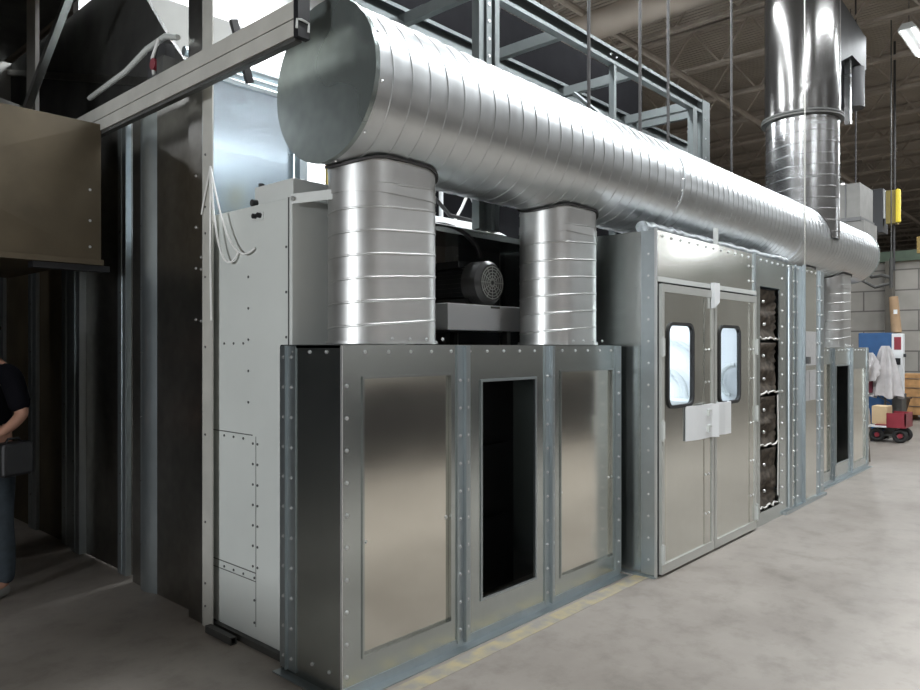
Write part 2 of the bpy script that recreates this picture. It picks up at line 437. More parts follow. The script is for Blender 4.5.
# added side light for the pale cabinet, with a bench to shade the floor
struct('added_window_1', MB().box(-7.99, -7.93, -0.1, 1.7, 1.7, 3.0), WHITE)  # made-up opening behind the side light, out of view
ld = bpy.data.lights.new('added_side_light', 'AREA'); ld.shape = 'RECTANGLE'; ld.size = 1.8; ld.size_y = 1.3; ld.energy = 560; ld.color = (0.93, 0.97, 1.0)
lo = bpy.data.objects.new('added_side_light', ld); C.objects.link(lo); lo.location = (-7.9, .8, 2.35); lo.rotation_euler = (PI / 2, 0, -PI / 2)
t = thing('shade_bench', 'long bench added behind the camera to shade the floor at left', 'bench', (-1.1, 3, 0))
MB().box(-1.35, -.85, .9, 3.45, .72, .8).build('bench_top', WOOD, t); MB().box(-1.3, -1.26, .95, 3.4, .05, .72).build('back_panel', DMET, t)
m = [MB().box(x, x + .06, y, y + .06, 0, .72).build('leg', DMET, t) for x in (-1.26, -.95) for y in (.95, 3.34)]
for (a, b, lb) in ((4.6, 8.2, 'low dark block added across the aisle for panel reflections, nearer one'), (9.0, 13.5, 'low dark block added across the aisle for panel reflections, farther one')):  # unseen blocks added to darken the middle of the panel reflections
    t = thing('reflection_blocker', lb, 'cabinet', ((a + b) / 2, -2.2, 0))
    MB().box(a, b, -2.6, -1.7, .08, 1.12).build('body', BLACK, t, bevel=.01); MB().box(a - .02, b + .02, -2.62, -1.68, 1.12, 1.16).build('top', DMET, t); MB().box(a + .04, b - .04, -2.55, -1.75, 0, .08).build('plinth', DMET, t)
t = thing('red_reflection_rack', 'tall red rack added out of view for the red tint in reflections', 'rack', (4, -9, 0))  # unseen, added for the red tint mirrored in the panels
MB().box(1.0, 9.0, -9.5, -9.4, .75, 1.15).build('beam', REDP, t)
for x in (1.0, 5.0, 9.0): MB().box(x - .05, x + .05, -9.5, -9.4, 0, 2.9).build('upright', REDP, t)
AISLE = [(3.5, 1.3), (6.1, 1.3), (9.0, 0.6), (12.0, 0.6), (15.2, 1.2), (19, 1.2)]  # lamps added out of view to light the aisle and the metal
for i, (x, y) in enumerate(AISLE):
    lamp(x, y, 5.9 if i < 2 else 6.1, 0, (115, 115, 125, 120, 130, 160)[i], 'long white strip light added out of view over the aisle, %s' % ('first from the camera', 'second from the camera', 'third from the camera', 'fourth from the camera', 'fifth from the camera', 'sixth from the camera')[i], length=2.4, width=0.35)
lamp(8.5, -4.5, 6.1, 0, 12, 'long white strip light added out of view over the open floor', length=2.4, width=0.35)  # weak unseen lamps added across the aisle, this and the next
lamp(14.5, -4.5, 6.1, 0, 20, 'long white strip light added out of view over the open floor, second row', length=2.4, width=0.35)
lamp(12.9, 3.3, 6.25, 0, 14, 'short bright strip light beside the top of the exhaust stack', length=0.9, width=0.25)
lamp(12.9, 2.3, 6.25, 0, 14, 'short bright strip light near the top right of the roof', length=1.3, width=0.25)
lamp(4.9, 6.9, 6.3, 0, 380, 'strip light added to brighten the white inner wall', length=2.4, width=0.4)  # unseen lamp added to brighten the inner wall
lamp(7.6, 6.2, 5.2, 0, 260, 'strip light added behind the booths to brighten the inner wall', length=2.4, width=0.4)  # second lamp added for the same wall
lamp(4.2, 4.0, 6.0, 0, 200, 'strip light hung high over the booth roof, nearer one', length=2.4, width=0.4)
lamp(7.4, 4.0, 6.0, 0, 130, 'strip light hung high over the booth roof, farther one', length=2.4, width=0.4)
lamp(4.4, -3.6, 5.9, 0, 130, 'long fill light added across the aisle for the recess and risers', length=2.4, width=0.35)  # added fill for the motor recess, riser fronts and door header
for k, x in enumerate((1.0, 5.0, 9.0, 13.0)):  # unseen row added to light the wall mirrored in the door header
    lamp(x, -8.6, 3.4, 0, 16, 'strip light added along the opposite side wall, %s along' % ('first', 'second', 'third', 'fourth')[k], length=2.4, width=0.3)
for k, (x, y, p) in enumerate(((24, -6, 170), (30, -9, 170), (24, 1.2, 150))):  # added for the bright spots mirrored in the door header
    lamp(x, y, 5.9, 0, p, 'strip light added in the far part of the hall, %s' % ('near the side wall', 'at the side wall farthest along', 'over the far aisle')[k], length=2.4, width=0.4)
lamp(24, 6, 6.3, 0, 200, 'strip light beyond the block partition wall', length=2.4, width=0.35)
lamp(-2.6, -1.2, 5.0, 0, 25, 'dim fill light added behind the camera near the work bay', length=2.4, width=0.35)  # added fill for the duct cap and the left side

# ------------------------------------------------------------------ exhaust plenums
def plenum(x0, x1, yf, yb, h, secs, label):
    """secs: list of (x0,x1,kind,(px0,px1,pz0,pz1))"""
    t = thing('exhaust_plenum', label, 'metal cabinet', ((x0 + x1) / 2, (yf + yb) / 2, 0))
    T = 0.012
    body = MB().box(x0, x0 + T, yf + T, yb, 0, h).box(x1 - T, x1, yf + T, yb, 0, h).box(x0 + T, x1 - T, yb - T, yb, 0, h).box(x0, x1, yf, yb, h - T, h + 0.004)
    body.build('body', GAL, t)
    bl = []
    for (a, b, kind, (p0, p1, q0, q1)) in secs:
        mb = plate_hole(MB(), a, b, 0, h - T, p0, p1, q0, q1, yf, yf + T)
        mb.build('front_panel', GAL, t)
        if kind == 'inset':
            MB().box(p0 - 0.02, p1 + 0.02, yf + 0.013, yf + 0.02, q0 - 0.02, q1 + 0.02).build('inset_panel', GALP, t)
            e = MB().box(p0 - .012, p1 + .012, yf - 0.007, yf, q1, q1 + .012).box(p0 - .012, p1 + .012, yf - 0.007, yf, q0 - .012, q0)
            e.box(p0 - .012, p0, yf - 0.007, yf, q0, q1).box(p1, p1 + .012, yf - 0.007, yf, q0, q1)
            e.build('panel_edge', GAL, t)
            copies(BOLT_Y, 'screw', [(p0 + .02, yf + .013, (q0 + q1) / 2 - .12), (p1 - .02, yf + .013, (q0 + q1) / 2 - .1)], t)
        else:
            e = MB().box(p0 - .014, p1 + .014, yf - 0.006, yf, q1, q1 + .014).box(p0 - .014, p1 + .014, yf - 0.006, yf, q0 - .014, q0)
            e.box(p0 - .014, p0, yf - 0.006, yf, q0, q1).box(p1, p1 + .014, yf - 0.006, yf, q0, q1)
            e.build('opening_frame', GALF, t)
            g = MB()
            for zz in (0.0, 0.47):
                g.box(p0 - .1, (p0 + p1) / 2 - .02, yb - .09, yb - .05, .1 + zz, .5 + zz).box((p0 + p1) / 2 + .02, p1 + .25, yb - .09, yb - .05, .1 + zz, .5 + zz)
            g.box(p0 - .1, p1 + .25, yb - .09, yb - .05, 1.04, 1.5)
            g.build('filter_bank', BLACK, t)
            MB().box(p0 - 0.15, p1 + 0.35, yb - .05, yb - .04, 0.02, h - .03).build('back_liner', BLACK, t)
        if a > x0 + .05:
            # folded joint flange with a raised standing seam
            MB().box(a - .052, a - .004, yf - .008, yf, 0.03, h).box(a + .004, a + .052, yf - .008, yf, 0.03, h).box(a - .006, a + .006, yf - .03, yf, 0.03, h).build('joint_flange', GALF, t)
            z = .1
            while z < h - .04:
                bl += [(a - .030, yf - .008, z), (a + .030, yf - .008, z)]; z += .147
    # right edge flange and base angle
    MB().box(x1 - .07, x1 + .004, yf - .008, yf, 0.03, h).build('edge_flange', GALF, t)
    z = .1
    while z < h - .04: bl.append((x1 - .035, yf - .008, z)); bl.append((x0 + .022, yf, z)); z += .147
    x = x0 + .13
    while x < x1 - .05: bl.append((x, yf, h - .03)); x += .147
    MB().box(x0 - .05, x1 + .02, yf - .055, yf, 0, .006).box(x0 - .004, x1, yf - .004, yf, 0, .05).box(x0 - .05, x0, yf - .05, yb, 0, .006).build('base_angle', GALF, t)
    MB().box(x0 - .006, x0, yb - .13, yb, 0.02, h).box(x0 - .022, x0, yb - .066, yb - .060, 0.02, h).build('side_flange', GALF, t)
    MB().box(x0 - .006, x0, yf, yf + .012, 0.02, h).build('corner_edge', BOLT, t)
    bs = []
    z = .08
    while z < h - .04: bs += [(x0 - .006, yb - .032, z), (x0 - .006, yb - .098, z)]; z += .147
    bs += [(x0, yf + .12 + .13 * k, h - .03) for k in range(3)] + [(x0, yf + .13 * k + .1, .1) for k in range(2)]
    bolts(BOLT_Y, bl, t, 70); bolts(BOLT_X, bs, t, 28)
    return t
plenum(2.078, 4.538, 2.60, 3.088, 1.607, [
    (2.078, 2.889, 'inset', (2.200, 2.790, 0.166, 1.452)),
    (2.889, 3.682, 'hole', (3.045, 3.535, 0.218, 1.408)),
    (3.682, 4.538, 'inset', (3.810, 4.425, 0.160, 1.442))],
    'galvanized floor cabinet with two oval risers at front left, tall dark opening in its middle')
plenum(8.51, 10.90, 2.50, 3.088, 1.59, [
    (8.51, 9.27, 'inset', (8.62, 9.16, 0.16, 1.40)),
    (9.27, 10.05, 'hole', (9.42, 9.95, 0.215, 1.37)),
    (10.05, 10.90, 'inset', (10.16, 10.76, 0.13, 1.32))],
    'galvanized floor cabinet at the far end beyond the double doors')

# ------------------------------------------------------------------ oval risers
DY, DZ, DR = 2.85, 2.881, 0.382
def riser(xa, xb, yc, w, z0, label, hand=1):
    t = thing('duct_riser', label, 'duct', ((xa + xb) / 2, yc, z0))
    L = xb - xa; per = 2 * L + 2 * PI * w
    def section(q):
        d = q * per
        if d < L: return xa + d, yc - w, 0, -1
        d -= L
        if d < PI * w:
            th = -PI / 2 + d / w; return xb + w * math.cos(th), yc + w * math.sin(th), math.cos(th), math.sin(th)
        d -= PI * w
        if d < L: return xb - d, yc + w, 0, 1
        d -= L; th = PI / 2 + d / w
        return xa + w * math.cos(th), yc + w * math.sin(th), math.cos(th), math.sin(th)
    def top(a, b): return DZ - math.sqrt(max(DR * DR - (b - DY) ** 2, 0.0)) - 0.003
    mb = spiral(section, lambda s, a, b: (a, b, s), z0 + .006, 2.6, 0.115, 0.0032, 64, hand, top=top)
    clean(mb.build('riser_wall', RISE, t, smooth=0.5))
    # top collar band and saddle flange, base flange
    def ring(h0, h1, g, fn=None):
        n = 64; m = MB(); vs = []
        for k, gg in ((h0, g), (h1, g), (h1, 0.001), (h0, 0.001)):
            for i in range(n):
                a, b, na, nb = section(i / n); base = fn(a, b) if fn else 0
                vs.append((a + na * gg, b + nb * gg, base + k))
        fs = [(r * n + i, r * n + (i + 1) % n, ((r + 1) % 4) * n + (i + 1) % n, ((r + 1) % 4) * n + i) for r in range(4) for i in range(n)]
        return m.add(vs, fs)
    ring(z0 + 0.005, z0 + .02, .012).build('base_flange', RISE, t, smooth=0.5)
    ring(-.012, .0, .016, top).build('saddle_flange', RODM, t, smooth=0.5)
    ring(2.36, 2.405, .004).build('collar_band', RISE, t, smooth=0.5)
    bl = [(xa + k * .12, yc - w - .012, z0 + .03) for k in range(int((xb - xa) / .12) + 2)]
    copies(BOLT_Y, 'bolt', bl, t)
    return t
riser(2.432, 2.672, 2.86, .19, 1.611, 'silver spiral-seamed oval riser nearest the camera, under the capped duct end')
riser(4.035, 4.285, 2.86, .19, 1.611, 'silver spiral-seamed oval riser just left of the double-door cabin, right of the black motor')
riser(8.90, 9.15, 2.86, .19, 1.594, 'oval riser mostly hidden behind the double-door cabin at the far floor cabinet')
riser(10.30, 10.60, 2.83, .19, 1.594, 'distant oval riser rising from the far floor cabinet to the duct end')

# ------------------------------------------------------------------ main duct
t = thing('round_duct', 'large silver spiral-seamed round duct along the booth tops, flat cap on near end', 'duct', (6.8, DY, DZ - DR))
def circ(r):
    return lambda q: (r * math.cos(2 * PI * q), r * math.sin(2 * PI * q), math.cos(2 * PI * q), math.sin(2 * PI * q))
for (a, b, p) in ((2.18, 5.285, .123), (5.285, 8.19, .105), (8.19, 11.38, .12)):
    mb = spiral(circ(DR), lambda s, y, z: (s, DY + y, DZ + z), a, b, p, 0.0035, 72, 1)
    clean(mb.build('duct_section', DUCT, t, smooth=0.5))
mb = MB().cyl((2.155, DY, DZ), (2.181, DY, DZ), DR + .006, n=72); mb.build('end_cap', CAPM, t, smooth=0.5)
MB().cyl((11.38, DY, DZ), (11.405, DY, DZ), DR + .006, n=72).build('end_cap', CAPM, t, smooth=0.5)
def torus_x(x, r, tr, n=72):
    return MB().tube([(x, DY + r * math.cos(2 * PI * i / n), DZ + r * math.sin(2 * PI * i / n)) for i in range(n)], tr, 6, closed=True)
for x in (5.285, 8.19): 
    torus_x(x, DR, .010).build('joint_ring', DUCT, t, smooth=0.9)
    m = MB()
    for k in range(28):
        th = 2 * PI * k / 28
        m.sphere((x - .03, DY + (DR + .001) * math.cos(th), DZ + (DR + .001) * math.sin(th)), .008, 6, 4)
    tag(m.build('joint_screw', BOLT, t), kind='stuff')
m = MB()
for k in range(10):
    th = 2 * PI * k / 10 + .2
    m.sphere((2.2, DY + (DR + .002) * math.cos(th), DZ + (DR + .002) * math.sin(th)), .008, 6, 4)
tag(m.build('cap_screw', BOLT, t), kind='stuff')

# support strap from cabinet corner round the near riser
t = thing('duct_strap', 'flat grey steel strap from the pale cabinet corner to the near riser', 'bracket', (2.2, 3.0, 2.33))
MB().bar((2.14, 3.085, 2.345), (2.30, 2.80, 2.365), 0.006, 0.05).build('strap', WSHELF, t)
m = MB()
MB().cyl((2.138, 3.07, 2.345), (2.131, 3.07, 2.345), .012, n=8).build('bolt', BOLT, t)

# ------------------------------------------------------------------ exhaust stack
SX, SY, SR = 9.24, 2.83, 0.405
t = thing('exhaust_stack', 'tall vertical steel stack rising from the duct to the roof, dark fan motor beside', 'stack', (SX, SY, DZ))
def sbase(a, b):
    dy = SY + b - DY
    return DZ + math.sqrt(max((DR + .003) ** 2 - dy * dy, 0.0)) - (0.0 if abs(dy) < DR else 0.02)
mb = spiral(circ(SR), lambda s, a, b: (SX + a, SY + b, s), DZ, 4.29, 0.13, 0.004, 64, 1, base=sbase)
clean(mb.build('lower_section', STACKM, t, smooth=0.5))
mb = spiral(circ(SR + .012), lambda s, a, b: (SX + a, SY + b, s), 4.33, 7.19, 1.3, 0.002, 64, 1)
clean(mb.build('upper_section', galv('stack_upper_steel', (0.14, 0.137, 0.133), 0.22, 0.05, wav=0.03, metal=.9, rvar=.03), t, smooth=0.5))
MB().cyl((SX, SY, 4.285), (SX, SY, 4.305), SR + .05, n=64).cyl((SX, SY, 4.315), (SX, SY, 4.335), SR + .05, n=64).build('joint_flange', DMET, t)
MB().box(SX - .02, SX + .02, SY - SR - .018, SY - SR + .01, 4.42, 7.1).build('seam_strip', STACKM, t)
hx, hy = SX + .62, SY - .02
MB().prism([(SX + .2, SY - .25, 4.95), (SX + 1.2, SY - .25, 5.40), (11.15, SY - .25, 5.40), (11.15, SY - .25, 5.85), (SX + .2, SY - .25, 6.0)], (0, .45, 0)).build('fan_housing', MOTOR, t)
MB().cyl((10.98, SY - .12, 4.86), (10.98, SY - .12, 5.40), .15, n=20).build('fan_motor', BLACK, t, smooth=0.5)
MB().box(10.55, 10.62, SY - .2, SY - .13, 4.55, 5.40).build('motor_bracket', STACKM, t)
tag(MB().tube([(7.77, 2.352, 2.42), (7.77, 2.352, 4.0), (7.77, 2.36, 7.18)], .006, 8).build('conduit', BEAM), 'thin white vertical conduit crossing in front of the duct and stack', 'pipe')

# ------------------------------------------------------------------ double-door cabin
CX0, CX1, CY, CH = 4.636, 8.49, 2.375, 2.412
t = thing('spray_booth', 'tall galvanized cabin with double doors, round-cornered windows and a column of dirty filters', 'booth', (6.5, 3.3, 0))
T = .012
W1 = (4.775, 5.180, 1.172, 1.765); W2 = (5.665, 6.080, 1.150, 1.765)
MB().box(CX0, CX0 + T, CY + T, 5.2, 0, CH).build('side_wall', GAL, t)
MB().box(CX1 - T, CX1, CY + T, 5.2, 0, CH).build('side_wall', GAL, t)
MB().box(CX0 + T, CX1 - T, CY + T, 5.2, CH - .03, CH - .01).build('roof', WHITE, t)
MB().box(CX0, CX1, 5.2, 5.22, 0, CH).build('back_wall', WHITE, t)
MB().box(CX0 + .014, CX0 + .022, CY + .1, 5.19, 0, CH - .04).box(6.50, 6.51, CY + .1, 5.19, 0, CH - .04).build('lining', WHITE, t)
MB().box(CX0, 6.455, CY, CY + T, 2.085, CH).build('header_panel', GALD, t)
MB().box(CX0, CX0 + .03, CY, CY + T, 0, 2.085).build('jamb', GAL, t)
MB().box(CX0 - .002, 6.47, CY - .016, CY, 2.055, 2.09).build('header_lip', WSHELF, t)
plate_hole(MB(), 6.455, 7.20, 0, CH, 6.60, 7.10, .12, 2.145, CY, CY + T).build('filter_frame', GAL, t)
MB().box(7.20, 7.56, CY, CY + T, 0.03, CH).build('wall_panel', GAL, t)
MB().box(7.56, 7.78, CY, CY + T, 0.03, CH).build('wall_panel', GALF, t)
MB().box(7.78, 8.22, CY, CY + T, 0.03, CH).build('wall_panel', GALD, t)
MB().box(8.22, CX1, CY, CY + T, 0.03, CH).build('wall_panel', GALF, t)
# rounded fold, standing flanges
MB().cyl((7.37, CY, .05), (7.37, CY, CH - .02), .028, n=14).build('rounded_fold', GALF, t, smooth=0.6)
MB().box(7.765, 7.775, CY - .03, CY, .03, CH + .02).box(7.545, 7.553, CY - .012, CY, .03, CH).box(8.325, 8.333, CY - .012, CY, .03, CH).build('standing_seam', GALF, t)
MB().box(6.44, 6.47, CY - .012, CY, .03, CH + .012).build('door_post', GALF, t)
MB().box(CX0 - .006, CX0 + .008, CY - .006, CY + .012, 0, CH + .01).build('corner_edge', BOLT, t)
MB().box(CX0 - .006, CX0, CY + .01, CY + .11, .02, CH).build('side_flange', GALF, t)
MB().box(CX0 - .035, CX0, CY - .0, 3.05, 0, .006).build('base_angle', GALF, t)
MB().box(7.20, CX1, CY - .03, CY, 0, .03).build('base_angle', GALF, t)
bx = []
for x in (7.165, 7.50, 7.60, 8.27, 8.40):
    z = .12
    while z < CH - .05: bx.append((x, CY, z)); z += .152
x = CX0 + .09
while x < CX1 - .05:
    bx.append((x, CY, CH - .035)); x += .145
for z in (2.17, 2.30): bx += [(6.33, CY, z), (6.42, CY, z)]
bolts(BOLT_BIG, bx, t, 80)
bolts(BOLT_X, [(CX0 - .006, CY + .055, .12 + .152 * k) for k in range(15)], t)
# filters
for i, (z0, z1) in enumerate(((.14, .66), (.70, 1.14), (1.18, 1.64), (1.68, 2.13))):
    nx, nz = 16, 22; vs = []
    for a in range(nx + 1):
        for b in range(nz + 1):
            u, v = a / nx, b / nz
            p = abs(math.sin(PI * 2 * v + .2)) ** 1.5 * .045
            y = CY + .03 + p * math.sin(PI * min(1, max(0, u))) + random.uniform(0, .022)
            vs.append((6.60 + .50 * u, y, z0 + (z1 - z0) * v))
    fs = [(a * (nz + 1) + b, (a + 1) * (nz + 1) + b, (a + 1) * (nz + 1) + b + 1, a * (nz + 1) + b + 1) for a in range(nx) for b in range(nz)]
    n0 = len(vs); m = MB().add(vs, fs).box(6.60, 7.10, CY + .12, CY + .14, z0, z1)
    fp = m.build('filter_pad', FILTER, t, smooth=1.2)
    pts = [(6.595 + .51 * k / 10, CY + .012 + random.uniform(0, .01), z0 + random.uniform(-.012, .018)) for k in range(11)]
    if i > 0 or True: MB().tube(pts, .008, 6).build('torn_edge', FWHITE, fp)
    for q in (.28, .74):
        MB().sphere((6.74 + random.uniform(0, .05), CY + .03, z0 + (z1 - z0) * q), .016, 8, 6).build('retainer', BOLT, fp)
MB().tube([(7.095, CY + .015, .2), (7.10, CY + .01, .7), (7.09, CY + .014, 1.15)], .007, 6).build('wire_edge', FWHITE, t)
# doors
def door(x0, x1, win, label, hinge_side, sw):
    d = bpy.data.objects.new('door', None); C.objects.link(d); d.location = Vector(((x0 + x1) / 2, CY, 0)) - t.location; d.parent = t
    y0, y1 = CY - .022, CY - .004
    plate_hole(MB(), x0 + .03, x1 - .03, .05, 2.01, *win[:2], *win[2:], y0 + .006, y1, rad=.07).build('panel', GALD, d)
    fr = MB().box(x0, x0 + .038, y0 - .006, y1, .02, 2.04).box(x1 - .038, x1, y0 - .006, y1, .02, 2.04)
    fr.box(x0 + .038, x1 - .038, y0 - .006, y1, 1.985, 2.04).box(x0 + .038, x1 - .038, y0 - .006, y1, .02, .085)
    fr.build('frame', DOORF, d)
    rounded_ring(MB(), *win, .07, .024, y0 - .006, y1 + .004).build('gasket', RUBBER, d, smooth=0.5)
    m = MB(); plate = [(win[0] + .01, win[1] - .01, win[2] + .01, win[3] - .01)]
    m.box(win[0] + .012, win[1] - .012, y0 + .008, y0 + .012, win[2] + .012, win[3] - .012).build('window_pane', GLASS, d)
    xs = x1 - .115 if hinge_side < 0 else x1 - .09
    MB().box(xs - .05, xs + .05, y0 + .001, y0 + .006, .09, 1.98).build('stiffener', GALD, d)
    hz = (.16, 1.02, 1.60)
    hxp = x0 + .012 if hinge_side < 0 else x1 - .012
    for z in hz[: 3]:
        MB().box(hxp - .018, hxp + .018, y0 - .016, y0, z - .06, z + .06).cyl((hxp + hinge_side * .012, y0 - .014, z - .07), (hxp + hinge_side * .012, y0 - .014, z + .07), .008, n=8).build('hinge', GREY, d)
    z = .2
    sc = []
    for z in (.32, .62, .95, 1.33, 1.58): sc += [(xs - .03, y0 + .001, z), (xs + .03, y0 + .001, z)]
    copies(BOLT_Y, 'screw', sc, d)
    return d, y0
d1, y0 = door(4.668, 5.545, W1, '', -1, 0)
d2, y0 = door(5.560, 6.438, W2, '', 1, 0)
st = MB().box(4.66, 6.45, CY + .0, CY + .02, 1.96, 2.088).box(5.50, 5.60, CY + .0, CY + .02, .03, 1.96).box(4.655, 4.72, CY + .0, CY + .02, 0.03, 1.96).box(6.38, 6.456, CY + .0, CY + .02, .03, 1.96)
st.build('light_block_strip', RUBBER, t)  # strips added behind the door edges against light leaking out
MB().box(4.66, 6.45, CY + .0, CY + .03, 0, .1).build('light_block_sill', RUBBER, t)  # added black sill, stops light leaking under the doors
# angled push plates
MB().prism([(5.04, y0 - .004, .91), (5.18, y0 - .035, .91), (5.43, y0 - .035, .91), (5.475, y0 - .075, .91), (5.485, y0 - .07, .91), (5.44, y0 - .022, .91), (5.19, y0 - .022, .91), (5.05, y0 + .004, .91)], (0, 0, .255)).build('push_plate', WHITE, d1)
MB().prism([(5.57, y0 - .012, .91), (5.66, y0 - .045, .91), (5.78, y0 - .045, .91), (5.82, y0 - .004, .91), (5.81, y0 + .0, .91), (5.77, y0 - .033, .91), (5.67, y0 - .033, .91), (5.58, y0 - .0, .91)], (0, 0, .255)).build('push_plate', WHITE, d2)
for z in (.98, 1.10): MB().box(5.34, 5.37, y0 - .05, y0 - .035, z - .025, z + .025).box(5.37, 5.40, y0 - .05, y0 - .035, z + .01, z + .022).build('latch', GREY, d1)
MB().prism([(5.50, CY - .05, 1.90), (5.60, CY - .05, 1.95), (5.60, CY - .05, 2.10), (5.50, CY - .05, 2.10)], (0, .03, 0)).build('door_stop', WHITE, t)
# inside: bright painted room with a hose and a bench
ld = bpy.data.lights.new('booth_lamp', 'AREA'); ld.shape = 'RECTANGLE'; ld.size = 1.4; ld.size_y = 1.6; ld.energy = 60; ld.color = (0.82, 0.91, 1)
lo = bpy.data.objects.new('booth_lamp', ld); C.objects.link(lo); lo.location = Vector((5.6, 3.9, 2.33)) - t.location; lo.parent = t
hp = [(6.44, 3.35 - .45 * math.sin(PI / 2 * k / 12), 1.45 + .25 * math.cos(PI / 2 * k / 12)) for k in range(13)]
hq = [(6.44, 3.28 - .28 * math.sin(PI * .7 * k / 12), 1.15 + .25 * math.cos(PI * .7 * k / 12)) for k in range(13)]
tag(MB().tube(hp, .022, 10).build('air_hose', GREY, smooth=0.9), 'upper curved grey hose inside the booth, seen through the left door window', 'hose')
tag(MB().tube(hq, .03, 10).build('air_hose', GREY, smooth=0.9), 'lower curved grey hose inside the booth, seen through the left door window', 'hose')
hr = [(6.44, 2.54 + .13 * math.sin(PI * .9 * k / 12), 1.30 + .14 * math.cos(PI * .9 * k / 12)) for k in range(13)]
tag(MB().tube(hr, .022, 10).build('air_hose', GREY, smooth=0.9), 'curved grey hose inside the booth, seen through the right door window', 'hose')
tag(MB().box(6.15, 6.48, 2.6, 3.3, 0.0, 1.12).build('supply_cabinet', WSHELF, bevel=.01), 'pale cabinet inside the booth behind the door windows', 'cabinet')
# papers on the right wall
for (a, b, c, d_, lb) in ((7.80, 8.20, 1.41, 1.76, 'grey notice sheet taped on the booth wall, the upper one'), (7.79, 7.97, 1.05, 1.36, 'narrow grey notice sheet on the booth wall below, the left one'), (7.99, 8.19, 1.05, 1.36, 'narrow grey notice sheet on the booth wall below, the right one')):
    tag(MB().box(a, b, CY - .006, CY - .001, c, d_).build('notice_sheet', PAPER), lb, 'notice')
tag(MB().box(7.80, 7.87, CY - .05, CY - .008, 1.43, 1.50).build('switch_box', SCREW), 'small dark switch box beside the upper notice on the booth wall', 'switch box')
# crumpled foil hose under the duct
pts = [(4.75 + 2.98 * k / 60, 2.545 + .01 * math.sin(k), 2.462 + .006 * math.sin(2.3 * k)) for k in range(61)]
tag(MB().tube(pts, [(.046 + .008 * math.sin(k * 2.9) + (.012 if k > 52 else 0)) for k in range(61)], 12).build('foil_hose', DULLF, smooth=1.0), 'crumpled foil hose lying on the cabin roof under the big duct', 'hose')
tag(MB().box(5.72, 5.75, 2.40, 2.43, CH - .008, 2.56).build('roof_bracket', WSHELF), 'small pale upright bracket on the cabin roof over the doors', 'bracket')

# ------------------------------------------------------------------ pale end cabinet and booth body behind the near plenum
t = thing('control_cabinet', 'pale grey riveted tall cabinet at left beside the corner post', 'cabinet', (2.6, 3.5, 0))
MB().box(2.15, 2.95, 3.10, 3.905, .03, 2.36).build('body', GREY, t, bevel=.006)
m = MB().box(2.148, 2.1505, 3.46, 3.87, 1.122, 1.127).box(2.148, 2.1505, 3.43, 3.87, .385, .39).box(2.148, 2.1505, 3.43, 3.87, .34, .344).box(2.148, 2.1505, 3.425, 3.428, .1, 1.12).box(2.144, 2.1505, 3.12, 3.124, .03, 2.36)
m.build('panel_seam', SCREW, t)
MB().box(2.12, 2.15, 3.10, 3.90, 0, .035).build('base_sill', DMET, t)
screw = MB().cyl((0, 0, 0), (-.004, 0, 0), .007, n=8).mesh('screw', SCREW)
sl = [(2.15, 3.145, .5 + .23 * k) for k in range(8)] + [(2.15, 3.41 + .045 * j, .42 + .11 * k) for k in range(7) for j in (0, 1)] + [(2.15, 3.50, 1.3 + .17 * k) for k in range(5)]
sl += [(2.15, 3.55 + .1 * k, z) for k in range(3) for z in (1.10, .36, 1.62)] + [(2.15, 3.44 + .0 * k, .12 + .12 * k) for k in range(3)]
copies(screw, 'screw', sl, t)
MB().box(2.144, 2.15, 3.35, 3.45, 2.275, 2.315).build('gland_plate', WSHELF, t)
for y in (3.375, 3.42): MB().cyl((2.146, y, 2.298), (2.125, y, 2.298), .014, n=12).build('cable_gland', BLACK, t)
t = thing('junction_box', 'small pale junction box with black knobs on top of the grey cabinet', 'junction box', (2.4, 3.4, 2.36))
MB().box(2.2, 2.62, 3.16, 3.52, 2.362, 2.475).build('box', WSHELF, t, bevel=.004)
for y, z in ((3.5, 2.478),): MB().cyl((2.23, y, z), (2.23, y, z + .02), .016, n=10).build('knob', BLACK, t)
MB().cyl((2.2, 3.50, 2.385), (2.17, 3.50, 2.385), .02, n=10).build('knob', BLACK, t)
t = thing('valve_fitting', 'brass valve fitting standing behind the junction box', 'valve', (2.75, 3.5, 2.36))
MB().cyl((2.75, 3.56, 2.362), (2.75, 3.56, 2.62), .022, n=12).build('stem', GREY, t); MB().cyl((2.75, 3.56, 2.58), (2.75, 3.56, 2.74), .032, n=12).build('body', BRASS, t)
t = thing('angle_post', 'thin grey angle post at the right end of the bluish sheet', 'post', (2.92, 4.05, 2.36))
MB().box(2.86, 2.92, 4.03, 4.09, 2.362, 3.30).build('upright', GALF, t)
for z in (2.6, 2.9, 3.2): MB().cyl((2.86, 4.05, z), (2.85, 4.05, z), .012, n=8).build('bolt', BOLT, t)

t = thing('booth_body', 'long low booth body behind the near risers, dark motor recess under a white fascia', 'booth', (3.7, 4.2, 0))
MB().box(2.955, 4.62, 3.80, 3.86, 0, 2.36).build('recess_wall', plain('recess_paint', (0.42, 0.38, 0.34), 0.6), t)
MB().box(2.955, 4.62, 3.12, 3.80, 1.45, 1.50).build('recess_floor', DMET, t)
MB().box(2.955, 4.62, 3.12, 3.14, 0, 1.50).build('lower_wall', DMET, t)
MB().box(2.30, 4.62, 3.92, 6.0, 2.30, 2.36).build('roof', GALF, t)
MB().box(2.955, 4.62, 3.30, 3.92, 2.36, 2.40).build('roof_edge', GAL, t)
MB().prism([(2.955, 3.28, 2.402), (2.955, 3.47, 2.50), (2.955, 3.48, 2.49), (2.955, 3.32, 2.402)], (1.165, 0, 0)).build('fascia', WHITE, t)
MB().box(4.02, 4.08, 3.72, 3.80, 1.50, 2.36).build('recess_post', WSHELF, t)
MB().box(4.09, 4.60, 3.74, 3.79, 1.50, 2.36).build('side_panel', BLACK, t)
m = MB()
